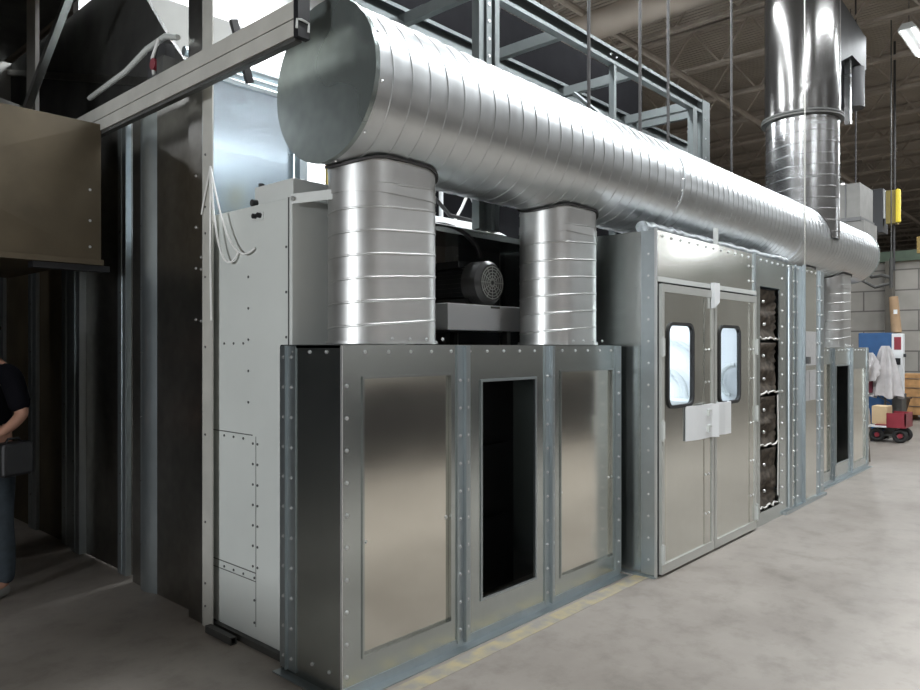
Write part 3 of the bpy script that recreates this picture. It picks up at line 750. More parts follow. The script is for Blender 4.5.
for k in range(6): m.box(3.3 + k * .11, 3.33 + k * .11, 3.78, 3.80, 2.2, 2.26)
m.build('cable_clips', BLACK, t)
# conduits behind the fascia
for k, (x, r, lb) in enumerate(((4.05, .03, 'upright white pipe behind the fascia, left one'), (4.3, .022, 'upright white pipe behind the fascia, middle one'), (4.55, .02, 'upright white pipe behind the fascia, right one'))):
    tag(MB().cyl((x, 4.35, 2.362), (x, 4.35, 3.9), r, n=10).build('pipe', WHITE), lb, 'pipe')
tag(MB().tube([(3.9, 3.6, 2.41), (3.95, 3.65, 2.52), (4.1, 3.7, 2.66), (4.2, 3.72, 2.8)], .012, 8).tube([(4.2, 3.72, 2.8), (4.25, 3.66, 2.62), (4.38, 3.6, 2.48), (4.5, 3.6, 2.41)], .012, 8).build('flex_cable', WIRE, smooth=1), 'white looped cable rising behind the recess fascia', 'cable')
tag(MB().tube([(3.55, 3.5, 2.66), (3.75, 3.5, 2.53), (4.0, 3.5, 2.52)], .014, 8).build('flex_pipe', RODM, smooth=1), 'grey pipe bend behind the white fascia beside the near riser', 'pipe')

def fan_motor(xc, yf, zc, r, label, slab, seg=28):
    t = thing('fan_motor', label, 'motor', (xc, yf + .3, zc - r))
    m = MB().cyl((xc, yf + .14, zc), (xc, yf + .62, zc), r * .88, n=seg)
    for k in range(seg):
        th = 2 * PI * k / seg; c, s = math.cos(th), math.sin(th)
        m.bar((xc + c * r * .92, yf + .15, zc + s * r * .92), (xc + c * r * .92, yf + .6, zc + s * r * .92), .006, .006)
    m.build('body', MOTOR, t, smooth=0.6)
    cv = MB().cyl((xc, yf + .03, zc), (xc, yf + .15, zc), r * .98, r, n=40).cyl((xc, yf, zc), (xc, yf + .03, zc), r * .82, r * .98, n=40)
    cv.build('fan_cover', MCOVER, t, smooth=0.5)
    g = MB()
    for q in (.18, .32, .46, .6, .72): 
        g.tube([(xc + q * r * math.cos(2 * PI * i / 32), yf - .003, zc + q * r * math.sin(2 * PI * i / 32)) for i in range(32)], .0035, 5, closed=True)
    for k in range(12):
        th = 2 * PI * k / 12; g.bar((xc + .1 * r * math.cos(th), yf - .003, zc + .1 * r * math.sin(th)), (xc + .76 * r * math.cos(th), yf - .003, zc + .76 * r * math.sin(th)), .004)
    g.build('grille', GREY, t)
    MB().box(xc - .12, xc + .1, yf + .2, yf + .42, zc + r * .7, zc + r * 1.02).build('terminal_box', MOTOR, t, bevel=.006)
    MB().tube([(xc - .02, yf + .3, zc + r * 1.02 + .03 + .025 * math.cos(k * PI / 4)) for k in range(2)], .008, 6).build('lifting_eye', BOLT, t)
    MB().box(xc - r * .8, xc + r * .8, yf + .12, yf + .58, zc - r, zc - r * .7).build('foot', MOTOR, t)
    arc = [(xc - .3 + .36 * math.cos(th), yf + .16, zc + r + .02 + .20 * math.sin(th)) for th in [PI * .95 * k / 14 + .05 for k in range(15)]]
    MB().tube(arc, .016, 8).build('conduit', BLACK, t, smooth=1)
    b = thing('motor_base', slab, 'shelf', (xc, yf + .3, 1.5))
    MB().box(xc - .47, xc + .29, yf - .03, yf + .66, zc - r - .175, zc - r - .005).build('shelf_box', WHITE, b, bevel=.004)
    for (ax, ay) in ((xc + .16, yf), (xc - .4, yf + .3), (xc + .16, yf + .5)): MB().box(ax, ax + .04, ay, ay + .04, 1.5, zc - r - .175).build('support', DMET, b)
    MB().box(xc - .05, xc + .04, yf - .034, yf - .028, zc - r - .025, zc - r - .012).build('slot', SCREW, b)
fan_motor(3.79, 3.145, 2.035, .152, 'black electric motor with a round grille, between the two near risers', 'pale box shelf carrying the black motor between the near risers')
fan_motor(9.62, 3.145, 2.035, .152, 'distant dark motor in the gap right of the double-door cabin', 'pale box shelf under the distant dark motor')
t = thing('booth_body', 'far booth body behind the far floor cabinet, mostly in shadow', 'booth', (9.7, 4.2, 0))
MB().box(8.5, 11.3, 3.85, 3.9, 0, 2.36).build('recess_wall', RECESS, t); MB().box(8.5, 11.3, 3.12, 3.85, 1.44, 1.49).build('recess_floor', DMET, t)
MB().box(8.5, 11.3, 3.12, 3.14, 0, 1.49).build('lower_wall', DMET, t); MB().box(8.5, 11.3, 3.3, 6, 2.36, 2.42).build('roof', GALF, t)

# ------------------------------------------------------------------ left: corner post, dark wall, beam, hood
t = thing('corner_post', 'tall galvanized corner post left of the pale cabinet, running past the top', 'post', (2.15, 3.9, 0))
MB().box(2.10, 2.108, 3.795, 3.905, 0.0, 4.49).build('face', BEAM, t)
MB().box(2.112, 2.12, 3.908, 4.09, 0.0, 4.49).build('side_web', DGAL, t)
MB().box(2.10, 2.16, 3.905, 3.909, 0, 4.49).build('corner', GALF, t)
copies(screw, 'bolt', [(2.10, 3.87, z) for z in (.12, .25, .6, 1.1, 1.6, 2.0, 2.25, 2.4, 2.7, 3.1)], t)
copies(BOLT_X, 'bolt', [(2.112, 3.94, z) for z in (1.75, 2.05, 2.12, 3.3)] + [(2.112, 4.0, z) for z in (1.76, 2.06, 2.3, 2.6)] + [(2.112, 4.03, 3.4)], t)
m = MB().box(2.055, 2.09, 3.52, 3.79, .002, .007).box(2.055, 2.09, 3.52, 3.79, .037, .042).box(2.055, 2.06, 3.52, 3.79, .007, .037).box(2.085, 2.09, 3.52, 3.79, .007, .037)
tag(m.build('floor_rail', DMET), 'short square steel tube stub on the floor at the foot of the pale cabinet', 'rail')

def wall_leaf(name, y0, y1, x, z0, z1, label, ribs, mat=DGAL):
    t = thing(name, label, 'sliding door', (x, (y0 + y1) / 2, 0))
    MB().box(x, x + .03, y0, y1, z0, z1).build('sheet', mat, t)
    for (a, b, d, fl) in ribs:
        if fl: MB().box(x - d, x, a, b, z0, z1).box(x - d - .004, x - d, (a + b) / 2 - .004, (a + b) / 2 + .004, z0, z1).build('stile', GALF, t, bevel=.002)
        else:
            n = 12; pts = [(x - d * math.sin(PI * k / n), a + (b - a) * k / n, z0) for k in range(n + 1)]
            MB().prism(pts, (0, 0, z1 - z0)).build('rounded_rib', GALF, t, smooth=0.6)
        copies(screw, 'screw', [(x - d, (a * .35 + b * .65), .3 + .42 * k) for k in range(6)], t)
    return t
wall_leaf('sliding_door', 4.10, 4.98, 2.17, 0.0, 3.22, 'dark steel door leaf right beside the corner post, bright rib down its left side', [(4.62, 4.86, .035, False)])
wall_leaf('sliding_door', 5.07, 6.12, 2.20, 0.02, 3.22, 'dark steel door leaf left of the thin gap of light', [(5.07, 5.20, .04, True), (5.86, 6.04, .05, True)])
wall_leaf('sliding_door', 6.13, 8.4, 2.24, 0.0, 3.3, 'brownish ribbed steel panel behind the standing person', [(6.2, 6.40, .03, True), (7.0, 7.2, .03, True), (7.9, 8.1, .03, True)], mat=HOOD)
# light behind the leaves (inside the oven bay)
struct('wall_oven', MB().box(2.3, 4.6, 6.2, 6.3, 0, 2.3).box(2.3, 4.6, 8.4, 8.5, 0, 4.5), GWALL)
lamp(3.2, 5.3, 2.05, 0, 1.3, 'small lamp inside the bay behind the dark door leaves', name='bay_light', length=.8, width=.2, hang=2.29)
lamp(0.2, 6.9, 4.0, 0, 5, 'weak fill light added in the dark work bay', name='bay_light', length=1.2, width=.2, hang=4.49)  # added to lift the panels in the bay

t = thing('track_beam', 'long grey door-track beam crossing the upper left', 'beam', (1.95, 4.2, 3.02))
MB().box(1.95, 2.01, 2.79, 5.62, 3.104, 3.185).box(1.945, 2.01, 2.79, 5.62, 3.02, 3.094).box(1.965, 2.0, 2.79, 5.62, 3.09, 3.11).build('rail', BEAM, t)
MB().box(1.955, 1.99, 2.79, 5.62, 3.0, 3.018).build('lower_lip', DMET, t)
MB().box(1.945, 2.01, 2.755, 2.79, 3.01, 3.25).build('end_stop', BLACK, t)
MB().tube([(1.935, 2.752, 3.04), (1.935, 2.748, 3.08), (1.96, 2.748, 3.085), (2.0, 2.748, 3.08), (2.0, 2.752, 3.04)], .006, 6).build('end_clip', WSHELF, t)
MB().box(1.97, 2.07, 4.12, 4.2, 3.19, 3.3).build('hanger', DMET, t)
t = thing('wiring_run', 'pale conduit with a red signal lamp above the track beam', 'conduit', (2.05, 4.6, 3.3))
MB().tube([(2.05, 4.10, 3.42), (2.05, 4.25, 3.47), (2.05, 4.5, 3.46), (2.05, 4.8, 3.40), (2.05, 5.4, 3.36)], .018, 8).build('conduit', WSHELF, t, smooth=1)
MB().tube([(2.03, 4.3, 3.46), (2.02, 4.36, 3.36), (2.02, 4.34, 3.25)], .012, 8).build('cable', WIRE, t, smooth=1)
MB().cyl((2.03, 4.30, 3.30), (1.99, 4.30, 3.30), .035, n=14).build('signal_lamp', REDP, t)
MB().box(2.03, 2.09, 4.22, 4.45, 3.2, 3.42).build('switch_box', BLACK, t)

t = thing('air_hood', 'tan steel hood box, coloured dark for shade, above the standing person', 'hood', (1.2, 6, 2.14))
m = MB()
HX0, HX1, HY, HZ0, HZ1 = -1.2, 1.95, 4.95, 2.17, 3.06
cx_, cz_ = 0.95, 2.60
vs = [(HX0, HY, HZ0), (HX1, HY, HZ0), (HX1, HY, HZ1), (HX0, HY, HZ1), (cx_, HY - .05, cz_), (HX0, 6.8, HZ0), (HX1, 6.8, HZ0), (HX1, 6.8, HZ1), (HX0, 6.8, HZ1)]
m.add(vs, [(0, 1, 4), (1, 2, 4), (2, 3, 4), (3, 0, 4), (1, 6, 7, 2), (3, 2, 7, 8), (0, 3, 8, 5), (5, 8, 7, 6), (0, 5, 6, 1)])
m.build('housing', HOOD, t)
MB().box(HX0, HX1 + .01, HY - .02, HY + .02, HZ0 - .035, HZ0).build('lower_lip', HOOD, t)
MB().box(1.55, HX1 + .06, HY + .01, HY + .1, HZ0 - .075, HZ0 - .036).build('bracket', BLACK, t)
copies(BOLT_Y, 'bolt', [(1.88, HY - .001, z) for z in (2.25, 2.42, 2.62)] + [(1.3, HY - .03, 2.36)], t)
for x in (-.6, 1.6): MB().cyl((x, 6, 3.06), (x, 6, 4.5), .02, n=8).build('hanger', DMET, t)

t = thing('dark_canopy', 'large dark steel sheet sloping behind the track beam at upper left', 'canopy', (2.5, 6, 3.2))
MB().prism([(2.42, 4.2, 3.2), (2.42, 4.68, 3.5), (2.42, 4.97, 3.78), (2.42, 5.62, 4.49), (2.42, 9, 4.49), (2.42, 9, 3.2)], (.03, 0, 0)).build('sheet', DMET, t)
MB().bar((2.40, 4.7, 3.38), (2.40, 8.4, 4.4), .03, .06).build('stiffener', DGAL, t)
t = thing('bay_post', 'dim upright angle post above the hood at upper left', 'post', (2.0, 6.6, 3.06))
MB().box(2.0, 2.03, 6.35, 6.55, 3.0, 4.49).build('upright', BEAM, t)
MB().bar((1.95, 6.5, 3.5), (1.2, 8.5, 4.35), .05).bar((1.95, 6.5, 3.4), (2.0, 5.2, 4.45), .05).build('brace', DGAL, t)

# sheets behind the post: bluish plenum side, grey wall, pipes
t = thing('upper_sheet', 'bluish shiny steel sheet standing behind the corner post above the pale cabinet', 'steel panel', (2.5, 4.1, 2.36))
MB().box(2.18, 2.86, 4.10, 4.13, 2.362, 3.24).build('sheet', BLUE, t)
MB().box(2.18, 2.86, 4.09, 4.14, 3.24, 3.26).build('top_edge', GALF, t)
tag(MB().box(2.46, 3.72, 6.02, 6.06, 0, 4.57).build('grey_sheet', GWALL), 'plain grey sheet wall seen just left and right of the corner post top', 'steel panel')
for k, (y, z, r, lb) in enumerate(((4.3, 3.33, .03, 'steel pipe above the bluish sheet, lowest of three'), (4.36, 3.41, .022, 'steel pipe above the bluish sheet, middle of three'), (4.42, 3.49, .03, 'steel pipe above the bluish sheet, topmost of three'))):
    tag(MB().cyl((2.25, y, z), (4.4, y, z), r, n=12).build('pipe', GALF, smooth=0.6), lb, 'pipe')
tag(MB().bar((2.62, 4.25, 3.34), (2.5, 4.25, 3.72), .03, .05).build('brace', RODM), 'dark slanting brace crossing the steel pipes under the beam', 'brace')
# cables on the post and cabinet
t = thing('cable_bundle', 'thin white cables hanging from the corner post into the pale cabinet', 'cable', (2.1, 3.8, 2.6))
def bez(p, n=16):
    p = [Vector(q) for q in p]; out = []
    for k in range(n + 1):
        u = k / n; out.append(p[0] * (1 - u) ** 3 + p[1] * 3 * u * (1 - u) ** 2 + p[2] * 3 * u * u * (1 - u) + p[3] * u ** 3)
    return out
top = (2.092, 3.80, 2.62)
MB().tube(bez([top, (2.09, 3.70, 2.35), (2.09, 3.58, 2.0), (2.14, 3.42, 2.13)]), .006, 6).build('cable', WIRE, t, smooth=1)
MB().tube(bez([top, (2.09, 3.76, 2.2), (2.09, 3.66, 1.95), (2.14, 3.585, 2.12)]), .006, 6).build('cable', WIRE, t, smooth=1)
MB().tube(bez([top, (2.09, 3.80, 2.4), (2.09, 3.80, 2.1), (2.095, 3.795, 1.75)]), .006, 6).build('cable', WIRE, t, smooth=1)
MB().tube(bez([top, (2.09, 3.84, 2.5), (2.09, 3.88, 2.42), (2.092, 3.9, 2.36)]), .005, 6).build('cable', WIRE, t, smooth=1)

# ------------------------------------------------------------------ steel frame over the booths
t = thing('support_frame', 'galvanized channel frame standing above the duct, braced across', 'frame', (5.3, 3.7, 2.4))
def chan(x0, x1, y, z):
    return MB().box(x0, x1, y, y + .012, z, z + .14).box(x0, x1, y - .055, y, z, z + .01).box(x0, x1, y - .055, y, z + .13, z + .14).box(x0, x1, y - .055, y - .047, z + .01, z + .03).box(x0, x1, y - .055, y - .047, z + .11, z + .13)
chan(2.6, 7.50, 3.30, 4.055).build('front_rail', FRAMEM, t)
chan(2.6, 8.9, 4.10, 4.055).build('rear_rail', FRAMEM, t)
for x in (3.85, 4.85, 6.0, 7.2, 7.46): 
    MB().box(x - .03, x + .03, 3.31, 4.10, 4.065, 4.15).build('cross_member', FRAMEM, t)
for (x0, x1) in ((3.76, 3.82), (3.84, 3.90), (3.93, 3.985)):
    MB().box(x0, x1, 3.24, 3.30, 2.41, 6.6).box(x0 - .012, x0, 3.225, 3.24, 2.41, 6.6).build('post', FRAMEM, t)
m = MB()
for z in [3.5 + .12 * k for k in range(14)]: m.cyl((3.87, 3.24, z), (3.87, 3.234, z), .012, n=8)
tag(m.build('bolt_row', BOLT, t), kind='stuff')
MB().box(7.13, 7.22, 3.24, 3.30, 2.42, 4.055).build('post', FRAMEM, t)
MB().box(7.36, 7.50, 3.24, 3.30, 2.42, 4.2).box(7.50, 7.54, 3.24, 3.34, 2.42, 4.2).build('post', FRAMEM, t)
MB().box(5.57, 5.61, 3.25, 3.30, 2.42, 4.055).build('post', FRAMEM, t)
MB().bar((5.62, 3.35, 3.6), (5.95, 3.9, 4.05), .03).build('brace', FRAMEM, t)
copies(BOLT_Y, 'bolt', [(5.5, 3.245, 4.12), (5.6, 3.245, 4.12), (7.43, 3.24, 3.6), (7.43, 3.24, 3.8), (7.43, 3.24, 4.0)], t)
tag(MB().box(3.9, 8.6, 4.6, 4.65, 2.362, 5.0).build('rear_shade_sheet', plain('dark_backdrop', (0.012, 0.012, 0.013), 1.0, 0, .1, spec=0.0)), 'black sheet standing for the dark space seen through the channel frame', 'steel panel')  # black sheet added in place of the deep shade behind the frame
for k, (x, y, z0, lb) in enumerate(((4.53, 2.85, 3.26, 'first'), (5.29, 2.85, 3.26, 'second'), (5.78, 2.85, 3.26, 'third'), (7.52, 3.0, 3.2, 'fourth'))):
    tag(MB().cyl((x, y, z0), (x, y, 7.19), .013, n=8).build('hanger_rod', RODM), 'dark threaded hanger rod rising from the big duct, %s from the left' % lb, 'rod')
tag(MB().bar((5.29, 3.0, 5.3), (6.3, 3.8, 5.2), .03).bar((5.78, 2.9, 4.8), (5.4, 3.3, 5.3), .025).bar((5.3, 3.0, 5.32), (5.78, 2.9, 5.0), .02).build('rod_brace', RODM), 'dark bracing between the hanger rods over the duct', 'brace')

# ------------------------------------------------------------------ far end
t = thing('air_handler', 'grey air handling unit hanging behind the exhaust stack', 'air unit', (12.9, 3.2, 3.1))
MB().box(12.5, 13.3, 2.98, 3.6, 3.62, 4.15).build('upper_case', BEAM2, t); MB().box(12.48, 13.32, 2.96, 3.62, 3.56, 3.62).build('ledge', SCREW, t)
MB().box(12.5, 13.3, 2.92, 3.6, 3.08, 3.56).build('lower_case', BEAM2, t)
MB().box(12.49, 12.5, 3.17, 3.19, 3.62, 4.15).build('seam', SCREW, t)
for x, y in ((12.55, 3.05), (13.2, 3.5)): MB().cyl((x, y, 4.15), (x, y, 7.19), .012, n=6).build('hanger', RODM, t)
t = thing('hoist_box', 'yellow hanging hoist housing at far right beside dark machinery', 'hoist', (15.2, 3.1, 4))
MB().box(15.0, 15.12, 2.93, 3.0, 3.85, 4.45).build('front_strip', YEL, t, bevel=.02)
MB().box(15.05, 15.3, 3.0, 3.16, 3.85, 4.45).build('housing', plain('dull_yellow', (.22, .17, .04), .6), t)
MB().box(15.0, 15.4, 3.2, 3.55, 3.7, 4.5).build('drum_box', BLACK, t)
MB().box(15.05, 15.12, 3.17, 3.2, 3.95, 4.45).build('pale_edge', WSHELF, t)
MB().cyl((15.2, 3.05, 4.45), (15.2, 3.05, 7.19), .02, n=8).build('hanger', RODM, t)
MB().cyl((15.2, 3.06, 3.0), (15.2, 3.06, 3.85), .02, n=8).build('drop_tube', RODM, t)
tag(MB().box(18.0, 18.12, 1.2, 3.2, 3.6, 3.72).box(18.0, 18.08, 1.2, 3.2, 3.72, 3.95).build('crane_rail', plain('ochre_paint', (.36, .25, .08), .6)), 'ochre rail high on the partition wall at far right', 'rail')
tag(MB().tube([(14.0, 3.3, 2.95), (14.0, 3.15, 2.80), (14.0, 3.0, 2.82), (14, 2.88, 2.78)], .03, 8).tube([(14.0, 3.3, 2.75), (14.0, 3.1, 2.62), (14, 2.85, 2.68)], .025, 8).cyl((14, 2.86, 3.1), (14, 2.86, 2.6), .03, n=8).cyl((14, 2.86, 7.19), (14, 2.86, 3.05), .01, n=6).build('hose_drop', DMET, smooth=1), 'dark hoses with fittings hanging just past the duct end', 'hose')

# blue and white machine cabinet
t = thing('machine_cabinet', 'blue machine cabinet with a white control front, near the far block wall', 'machine', (15.4, 3.2, 0))
MB().box(15.0, 15.4, 3.05, 3.60, 0, 1.86).build('body', BLUEP, t, bevel=.01)
MB().box(14.96, 15.1, 2.87, 3.05, .75, 1.84).build('control_front', WHITE, t, bevel=.006)
MB().box(14.952, 14.96, 2.90, 3.01, 1.55, 1.78).build('display', REDP, t)
MB().box(14.952, 14.96, 2.91, 3.0, 1.28, 1.40).build('keypad', BLACK, t)
MB().cyl((14.95, 2.86, 1.45), (14.95, 2.82, 1.45), .03, n=10).build('knob', BLACK, t)
MB().box(15.0, 15.4, 2.90, 3.05, 0, .75).build('lower_case', DMET, t)
# brown roll on top
t = thing('paper_roll', 'brown roll standing on top of the blue machine cabinet', 'roll', (15.2, 2.98, 1.86))
MB().cyl((15.2, 3.02, 1.862), (15.25, 3.08, 2.52), .085, .075, n=20).build('roll', ROLLM, t, smooth=.6); MB().box(15.105, 15.112, 2.99, 3.05, 2.2, 2.28).build('label_sticker', WHITE, t)
# plastic-draped rack
t = thing('draped_rack', 'pale plastic sheets draped over a rack left of the blue machine', 'rack', (14.4, 3.0, 0))
m = MB(); n = 40; vs = []
for j in range(14):
    v = j / 13; z = 1.62 - v * .9
    for i in range(n):
        th = 2 * PI * i / n; rad = (.05 + .19 * v ** .7) * (1 + .28 * math.sin(th * 7 + v * 2)) 
        vs.append((14.62 + rad * .7 * math.cos(th), 3.08 - .02 * v + rad * math.sin(th), z + .03 * math.sin(5 * th) * v))
fs = [(j * n + i, j * n + (i + 1) % n, (j + 1) * n + (i + 1) % n, (j + 1) * n + i) for j in range(13) for i in range(n)]
m.add(vs, fs).build('plastic_sheet', PLAST, t, smooth=1)
m = MB(); vs = []
for j in range(10):
    v = j / 9; z = 1.5 - v * .5
    for i in range(24):
        th = 2 * PI * i / 24; rad = (.05 + .09 * math.sin(v * PI * .8)) * (1 + .4 * math.sin(th * 5 + v * 6))
        vs.append((14.45 + rad * math.cos(th), 3.3 + rad * math.sin(th), z))
m.add(vs, [(j * 24 + i, j * 24 + (i + 1) % 24, (j + 1) * 24 + (i + 1) % 24, (j + 1) * 24 + i) for j in range(9) for i in range(24)]).build('foil_bag', PLAST, t, smooth=1)
MB().cyl((14.62, 3.08, 0), (14.62, 3.08, 1.6), .02, n=8).box(14.42, 14.75, 2.98, 3.4, 0, .04).cyl((14.55, 3.38, 0), (14.55, 3.38, 1.4), .02, n=8).bar((14.6, 3.0, .6), (14.6, 3.42, .9), .02).build('rack_frame', DMET, t)
MB().box(14.5, 14.6, 3.26, 3.35, .78, 1.0).build('red_bag', plain('maroon', (.16, .02, .04), .7), t, bevel=.02)
# wagon
t = thing('wagon', 'red pull wagon with black wheels carrying a box, far right', 'wagon', (14.0, 2.85, 0))
MB().box(13.75, 14.3, 2.60, 3.05, .26, .30).box(13.75, 13.77, 2.60, 2.88, .30, .50).box(14.28, 14.3, 2.60, 2.88, .30, .50).box(13.75, 14.3, 2.60, 2.62, .30, .50).build('tray', REDP, t)
MB().box(13.74, 14.3, 2.88, 3.14, .255, .285).build('bed', WHITE, t)
for (x, y) in ((13.85, 2.70), (13.85, 3.04), (14.2, 2.70), (14.2, 3.04)):
    w = MB().cyl((x - .03, y, .12), (x + .03, y, .12), .12, n=20)
    w = MB().tube([(x, y + .085 * math.cos(2 * PI * i / 20), .12 + .085 * math.sin(2 * PI * i / 20)) for i in range(20)], .035, 8, closed=True).build('wheel', RUBBER, t, smooth=1)
    MB().cyl((x - .025, y, .12), (x + .025, y, .12), .04, n=10).build('hub', REDP, w)
MB().cyl((13.85, 2.66, .12), (13.85, 3.08, .12), .012, n=6).cyl((14.2, 2.66, .12), (14.2, 3.08, .12), .012, n=6).box(13.95, 14.1, 2.8, 2.95, .12, .26).build('axle', DMET, t)
tag(MB().box(13.85, 14.2, 2.885, 3.12, .302, .60).build('cardboard_box', CARD, bevel=.004), 'tan cardboard box riding on the red wagon', 'box')
tag(MB().tube([(13.9, 3.23, .0), (13.9, 3.22, .3), (13.95, 3.22, .55)], [.09, .08, .04], 12).build('cloth_bundle', plain('pale_cloth', (.55, .5, .45), .9), smooth=1), 'pale bundle standing on the floor left of the wagon box', 'bundle')
# crate, black bin, boxes
t = thing('wooden_crate', 'orange-brown wooden crate against the block wall at the right edge', 'crate', (18.7, 3.0, 0))
MB().box(18.4, 19.3, 2.3, 3.62, .12, 1.0).build('box', WOOD, t)
m = MB()
for y in (2.35, 2.95, 3.5): m.box(18.36, 18.4, y, y + .1, 0, 1.0)
m.build('batten', WOOD, t)
m = MB()
for z in (.3, .5, .7, .9): m.box(18.385, 18.4, 2.3, 3.62, z, z + .012)
m.build('board_gap', SCREW, t)
MB().box(18.4, 19.3, 2.35, 2.5, 0, .12).box(18.4, 19.3, 3.4, 3.55, 0, .12).build('skid', WOOD, t)
t = thing('black_bin', 'black plastic bin on the floor between the machine and the crate', 'bin', (17.2, 3.5, 0))
MB().hexa([(17.0, 3.35, 0), (17.45, 3.35, 0), (17.45, 3.75, 0), (17.0, 3.75, 0)], [(16.95, 3.22, .52), (17.5, 3.22, .52), (17.5, 3.8, .52), (16.95, 3.8, .52)]).build('tub', BLACK, t)
MB().box(16.93, 17.52, 3.2, 3.82, .52, .56).build('rim', BLACK, t)
tag(MB().cyl((16.2, 3.5, 0), (16.2, 3.42, .55), .17, .15, n=18).build('brown_sack', ROLLM, smooth=.8), 'dull brown sack leaning left of the black bin', 'sack')
tag(MB().cyl((11.35, 2.62, .0), (11.35, 2.66, 1.0), .05, .03, n=10).build('mop_bundle', plain('dull_brown', (.2, .17, .14), .9), smooth=.8), 'dull brown mop leaning at the end of the far floor cabinet', 'mop')

# ------------------------------------------------------------------ person at left edge
def skinned(name, joints, edges, mat, parent, sub=2):
    me = bpy.data.meshes.new(name); me.from_pydata([Vector(j[0]) for j in joints], edges, [])
    o = bpy.data.objects.new(name, me); C.objects.link(o)
    md = o.modifiers.new('skin', 'SKIN'); md.use_smooth_shade = True
    for i, j in enumerate(joints):
        r = j[1]; me.skin_vertices[0].data[i].radius = r if isinstance(r, tuple) else (r, r)
    me.skin_vertices[0].data[0].use_root = True
    sb = o.modifiers.new('sub', 'SUBSURF'); sb.levels = sub; sb.render_levels = sub
    me.materials.append(mat)
    if parent is not None: o.location = -wloc(parent); o.parent = parent
    return o
px, py = 1.42, 5.40
fw = Vector((-.74, -.35, 0)).normalized()      # facing left, slightly to the camera
sd = Vector((-fw.y, fw.x, 0))                  # his left... side vector
if sd.dot(Vector((.672, -.7405, 0))) < 0: sd = -sd      # toward picture right
def J(s, f, z): return Vector((px, py, 0)) + sd * s + fw * f + Vector((0, 0, z))
t = thing('person', 'person in dark shirt and jeans standing at the left edge, arm bent, black case held', 'person', (px, py, 0))
body = [(J(0, 0, .95), (.13, .11)), (J(0, 0, 1.12), (.13, .10)), (J(0, -.01, 1.32), (.155, .11)), (J(0, -.01, 1.46), (.10, .08)), (J(0, 0, 1.54), .052), (J(0, .01, 1.63), (.075, .09)), (J(0, .01, 1.72), (.07, .085)),
        (J(.18, -.01, 1.43), .062), (J(.235, -.02, 1.28), .05), (J(.26, -.03, 1.17), .042), (J(.27, .07, 1.10), .034), (J(.27, .16, 1.06), .026),
        (J(-.18, -.01, 1.43), .062), (J(-.23, -.02, 1.28), .05), (J(-.24, -.02, 1.14), .04), (J(-.23, .1, 1.02), .033), (J(-.2, .18, .98), .026),
        (J(.10, 0, .86), .09), (J(.12, .01, .5), .058), (J(.12, -.02, .28), .052), (J(.12, -.02, .09), .04), (J(.13, .14, .04), .035),
        (J(-.10, 0, .86), .09), (J(-.12, .01, .5), .058), (J(-.12, -.02, .28), .052), (J(-.12, -.02, .09), .04), (J(-.13, .14, .04), .035)]
ed = [(0, 1), (1, 2), (2, 3), (3, 4), (4, 5), (5, 6), (3, 7), (7, 8), (8, 9), (9, 10), (10, 11), (3, 12), (12, 13), (13, 14), (14, 15), (15, 16), (0, 17), (17, 18), (18, 19), (19, 20), (20, 21), (0, 22), (22, 23), (23, 24), (24, 25), (25, 26)]
skinned('body', body, ed, SKIN, t)
sh = [(J(0, 0, .93), (.15, .125)), (J(0, 0, 1.12), (.145, .115)), (J(0, -.01, 1.32), (.17, .125)), (J(0, -.01, 1.455), (.11, .09)), (J(0, 0, 1.50), .065),
      (J(.18, -.01, 1.43), .078), (J(.235, -.02, 1.27), .068), (J(.25, -.028, 1.18), .064), (J(-.18, -.01, 1.43), .078), (J(-.235, -.02, 1.27), .068), (J(-.24, -.02, 1.18), .064)]
skinned('shirt', sh, [(0, 1), (1, 2), (2, 3), (3, 4), (3, 5), (5, 6), (6, 7), (3, 8), (8, 9), (9, 10)], CLOTH, t)
pn = [(J(0, 0, .95), (.145, .125)), (J(.10, 0, .84), .105), (J(.12, .01, .5), .078), (J(.12, -.02, .28), .07), (J(.12, -.02, .07), .062), (J(-.10, 0, .84), .105), (J(-.12, .01, .5), .078), (J(-.12, -.02, .28), .07), (J(-.12, -.02, .07), .062)]
skinned('jeans', pn, [(0, 1), (1, 2), (2, 3), (3, 4), (0, 5), (5, 6), (6, 7), (7, 8)], JEANS, t)
for s in (1, -1): skinned('shoe', [(J(.12 * s, -.05, .045), (.045, .045)), (J(.125 * s, .07, .04), (.05, .04)), (J(.135 * s, .17, .035), (.042, .03))], [(0, 1), (1, 2)], SHOE, t)
skinned('hair', [(J(0, -.01, 1.70), (.085, .095)), (J(0, -.02, 1.76), (.07, .08))], [(0, 1)], HAIR, t)
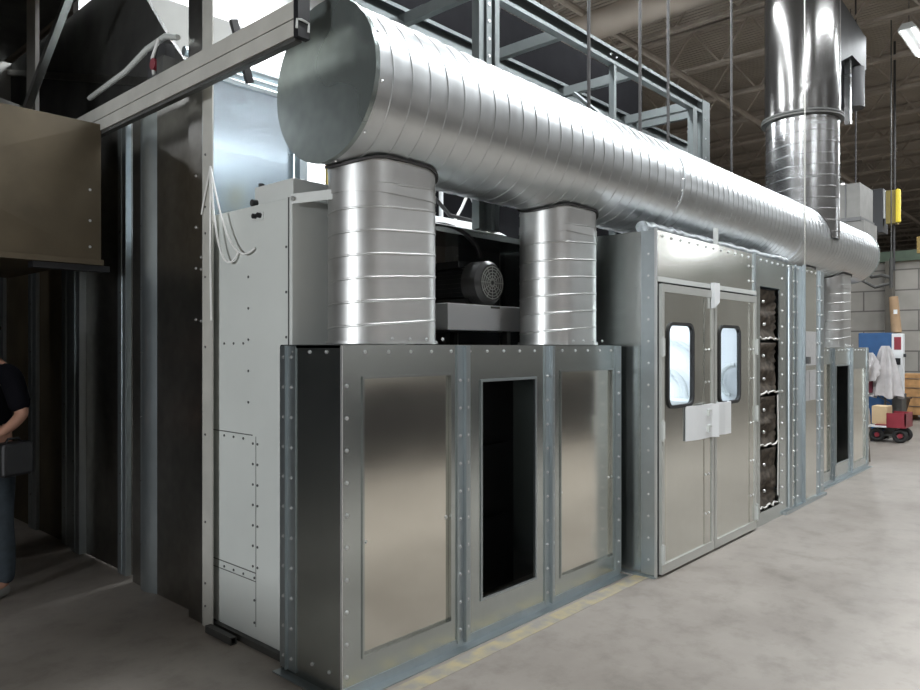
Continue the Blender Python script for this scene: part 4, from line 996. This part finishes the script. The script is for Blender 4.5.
for s, f0 in ((.27, .18), (-.2, .2)):
    for k in range(4):
        b0 = J(s + (k - 1.5) * .018, f0, 1.055 if s > 0 else .975)
        skinned('finger', [(b0, .009), (b0 + fw * .035 + Vector((0, 0, -.01)), .0085), (b0 + fw * .055 + Vector((0, 0, -.035 + .004 * k)), .0075), (b0 + fw * .05 + Vector((0, 0, -.058)), .007)], [(0, 1), (1, 2), (2, 3)], SKIN, t, 1)
    b0 = J(s - .03, f0 - .01, 1.055 if s > 0 else .975)
    skinned('thumb', [(b0, .01), (b0 + fw * .03 - sd * .02, .0095), (b0 + fw * .055 - sd * .015 + Vector((0, 0, -.02)), .008)], [(0, 1), (1, 2)], SKIN, t, 1)
# black case in the hand
c0 = J(.32, .06, 0)
m = MB()
q = [sd * .03 - fw * .10, sd * .03 + fw * .12, -sd * .08 + fw * .12, -sd * .08 - fw * .10]
bc = thing('carry_case', 'black soft case held under the bent arm of the standing person', 'case', (c0.x, c0.y, .82))
m.hexa([c0 + sd * .0 + k + Vector((0, 0, .80)) for k in q], [c0 + k + Vector((0, 0, 1.01)) for k in q]).build('case', BLACK, bc, bevel=.02)
hd = c0 - sd * .03
MB().tube([hd - fw * .05 + Vector((0, 0, 1.005)), hd - fw * .03 + Vector((0, 0, 1.03)), hd + fw * .04 + Vector((0, 0, 1.03)), hd + fw * .06 + Vector((0, 0, 1.005))], .008, 6).build('handle', BLACK, bc)

# ------------------------------------------------------------------ render look
w = bpy.data.worlds.new('world'); bpy.context.scene.world = w; w.use_nodes = True
w.node_tree.nodes['Background'].inputs[0].default_value = (0.5, 0.55, 0.6, 1); w.node_tree.nodes['Background'].inputs[1].default_value = 0.05
sc = bpy.context.scene
sc.view_settings.view_transform = 'Standard'; sc.view_settings.look = 'None'; sc.view_settings.gamma = 1; sc.view_settings.exposure = 0.0
sc.view_settings.use_curve_mapping = False
sc.cycles.use_denoising = True
try: sc.cycles.denoiser = 'OPENIMAGEDENOISE'
except Exception: pass
sc.cycles.max_bounces = 8; sc.cycles.diffuse_bounces = 4; sc.cycles.glossy_bounces = 5; sc.cycles.sample_clamp_indirect = 6
sc.cycles.caustics_reflective = False; sc.cycles.caustics_refractive = False
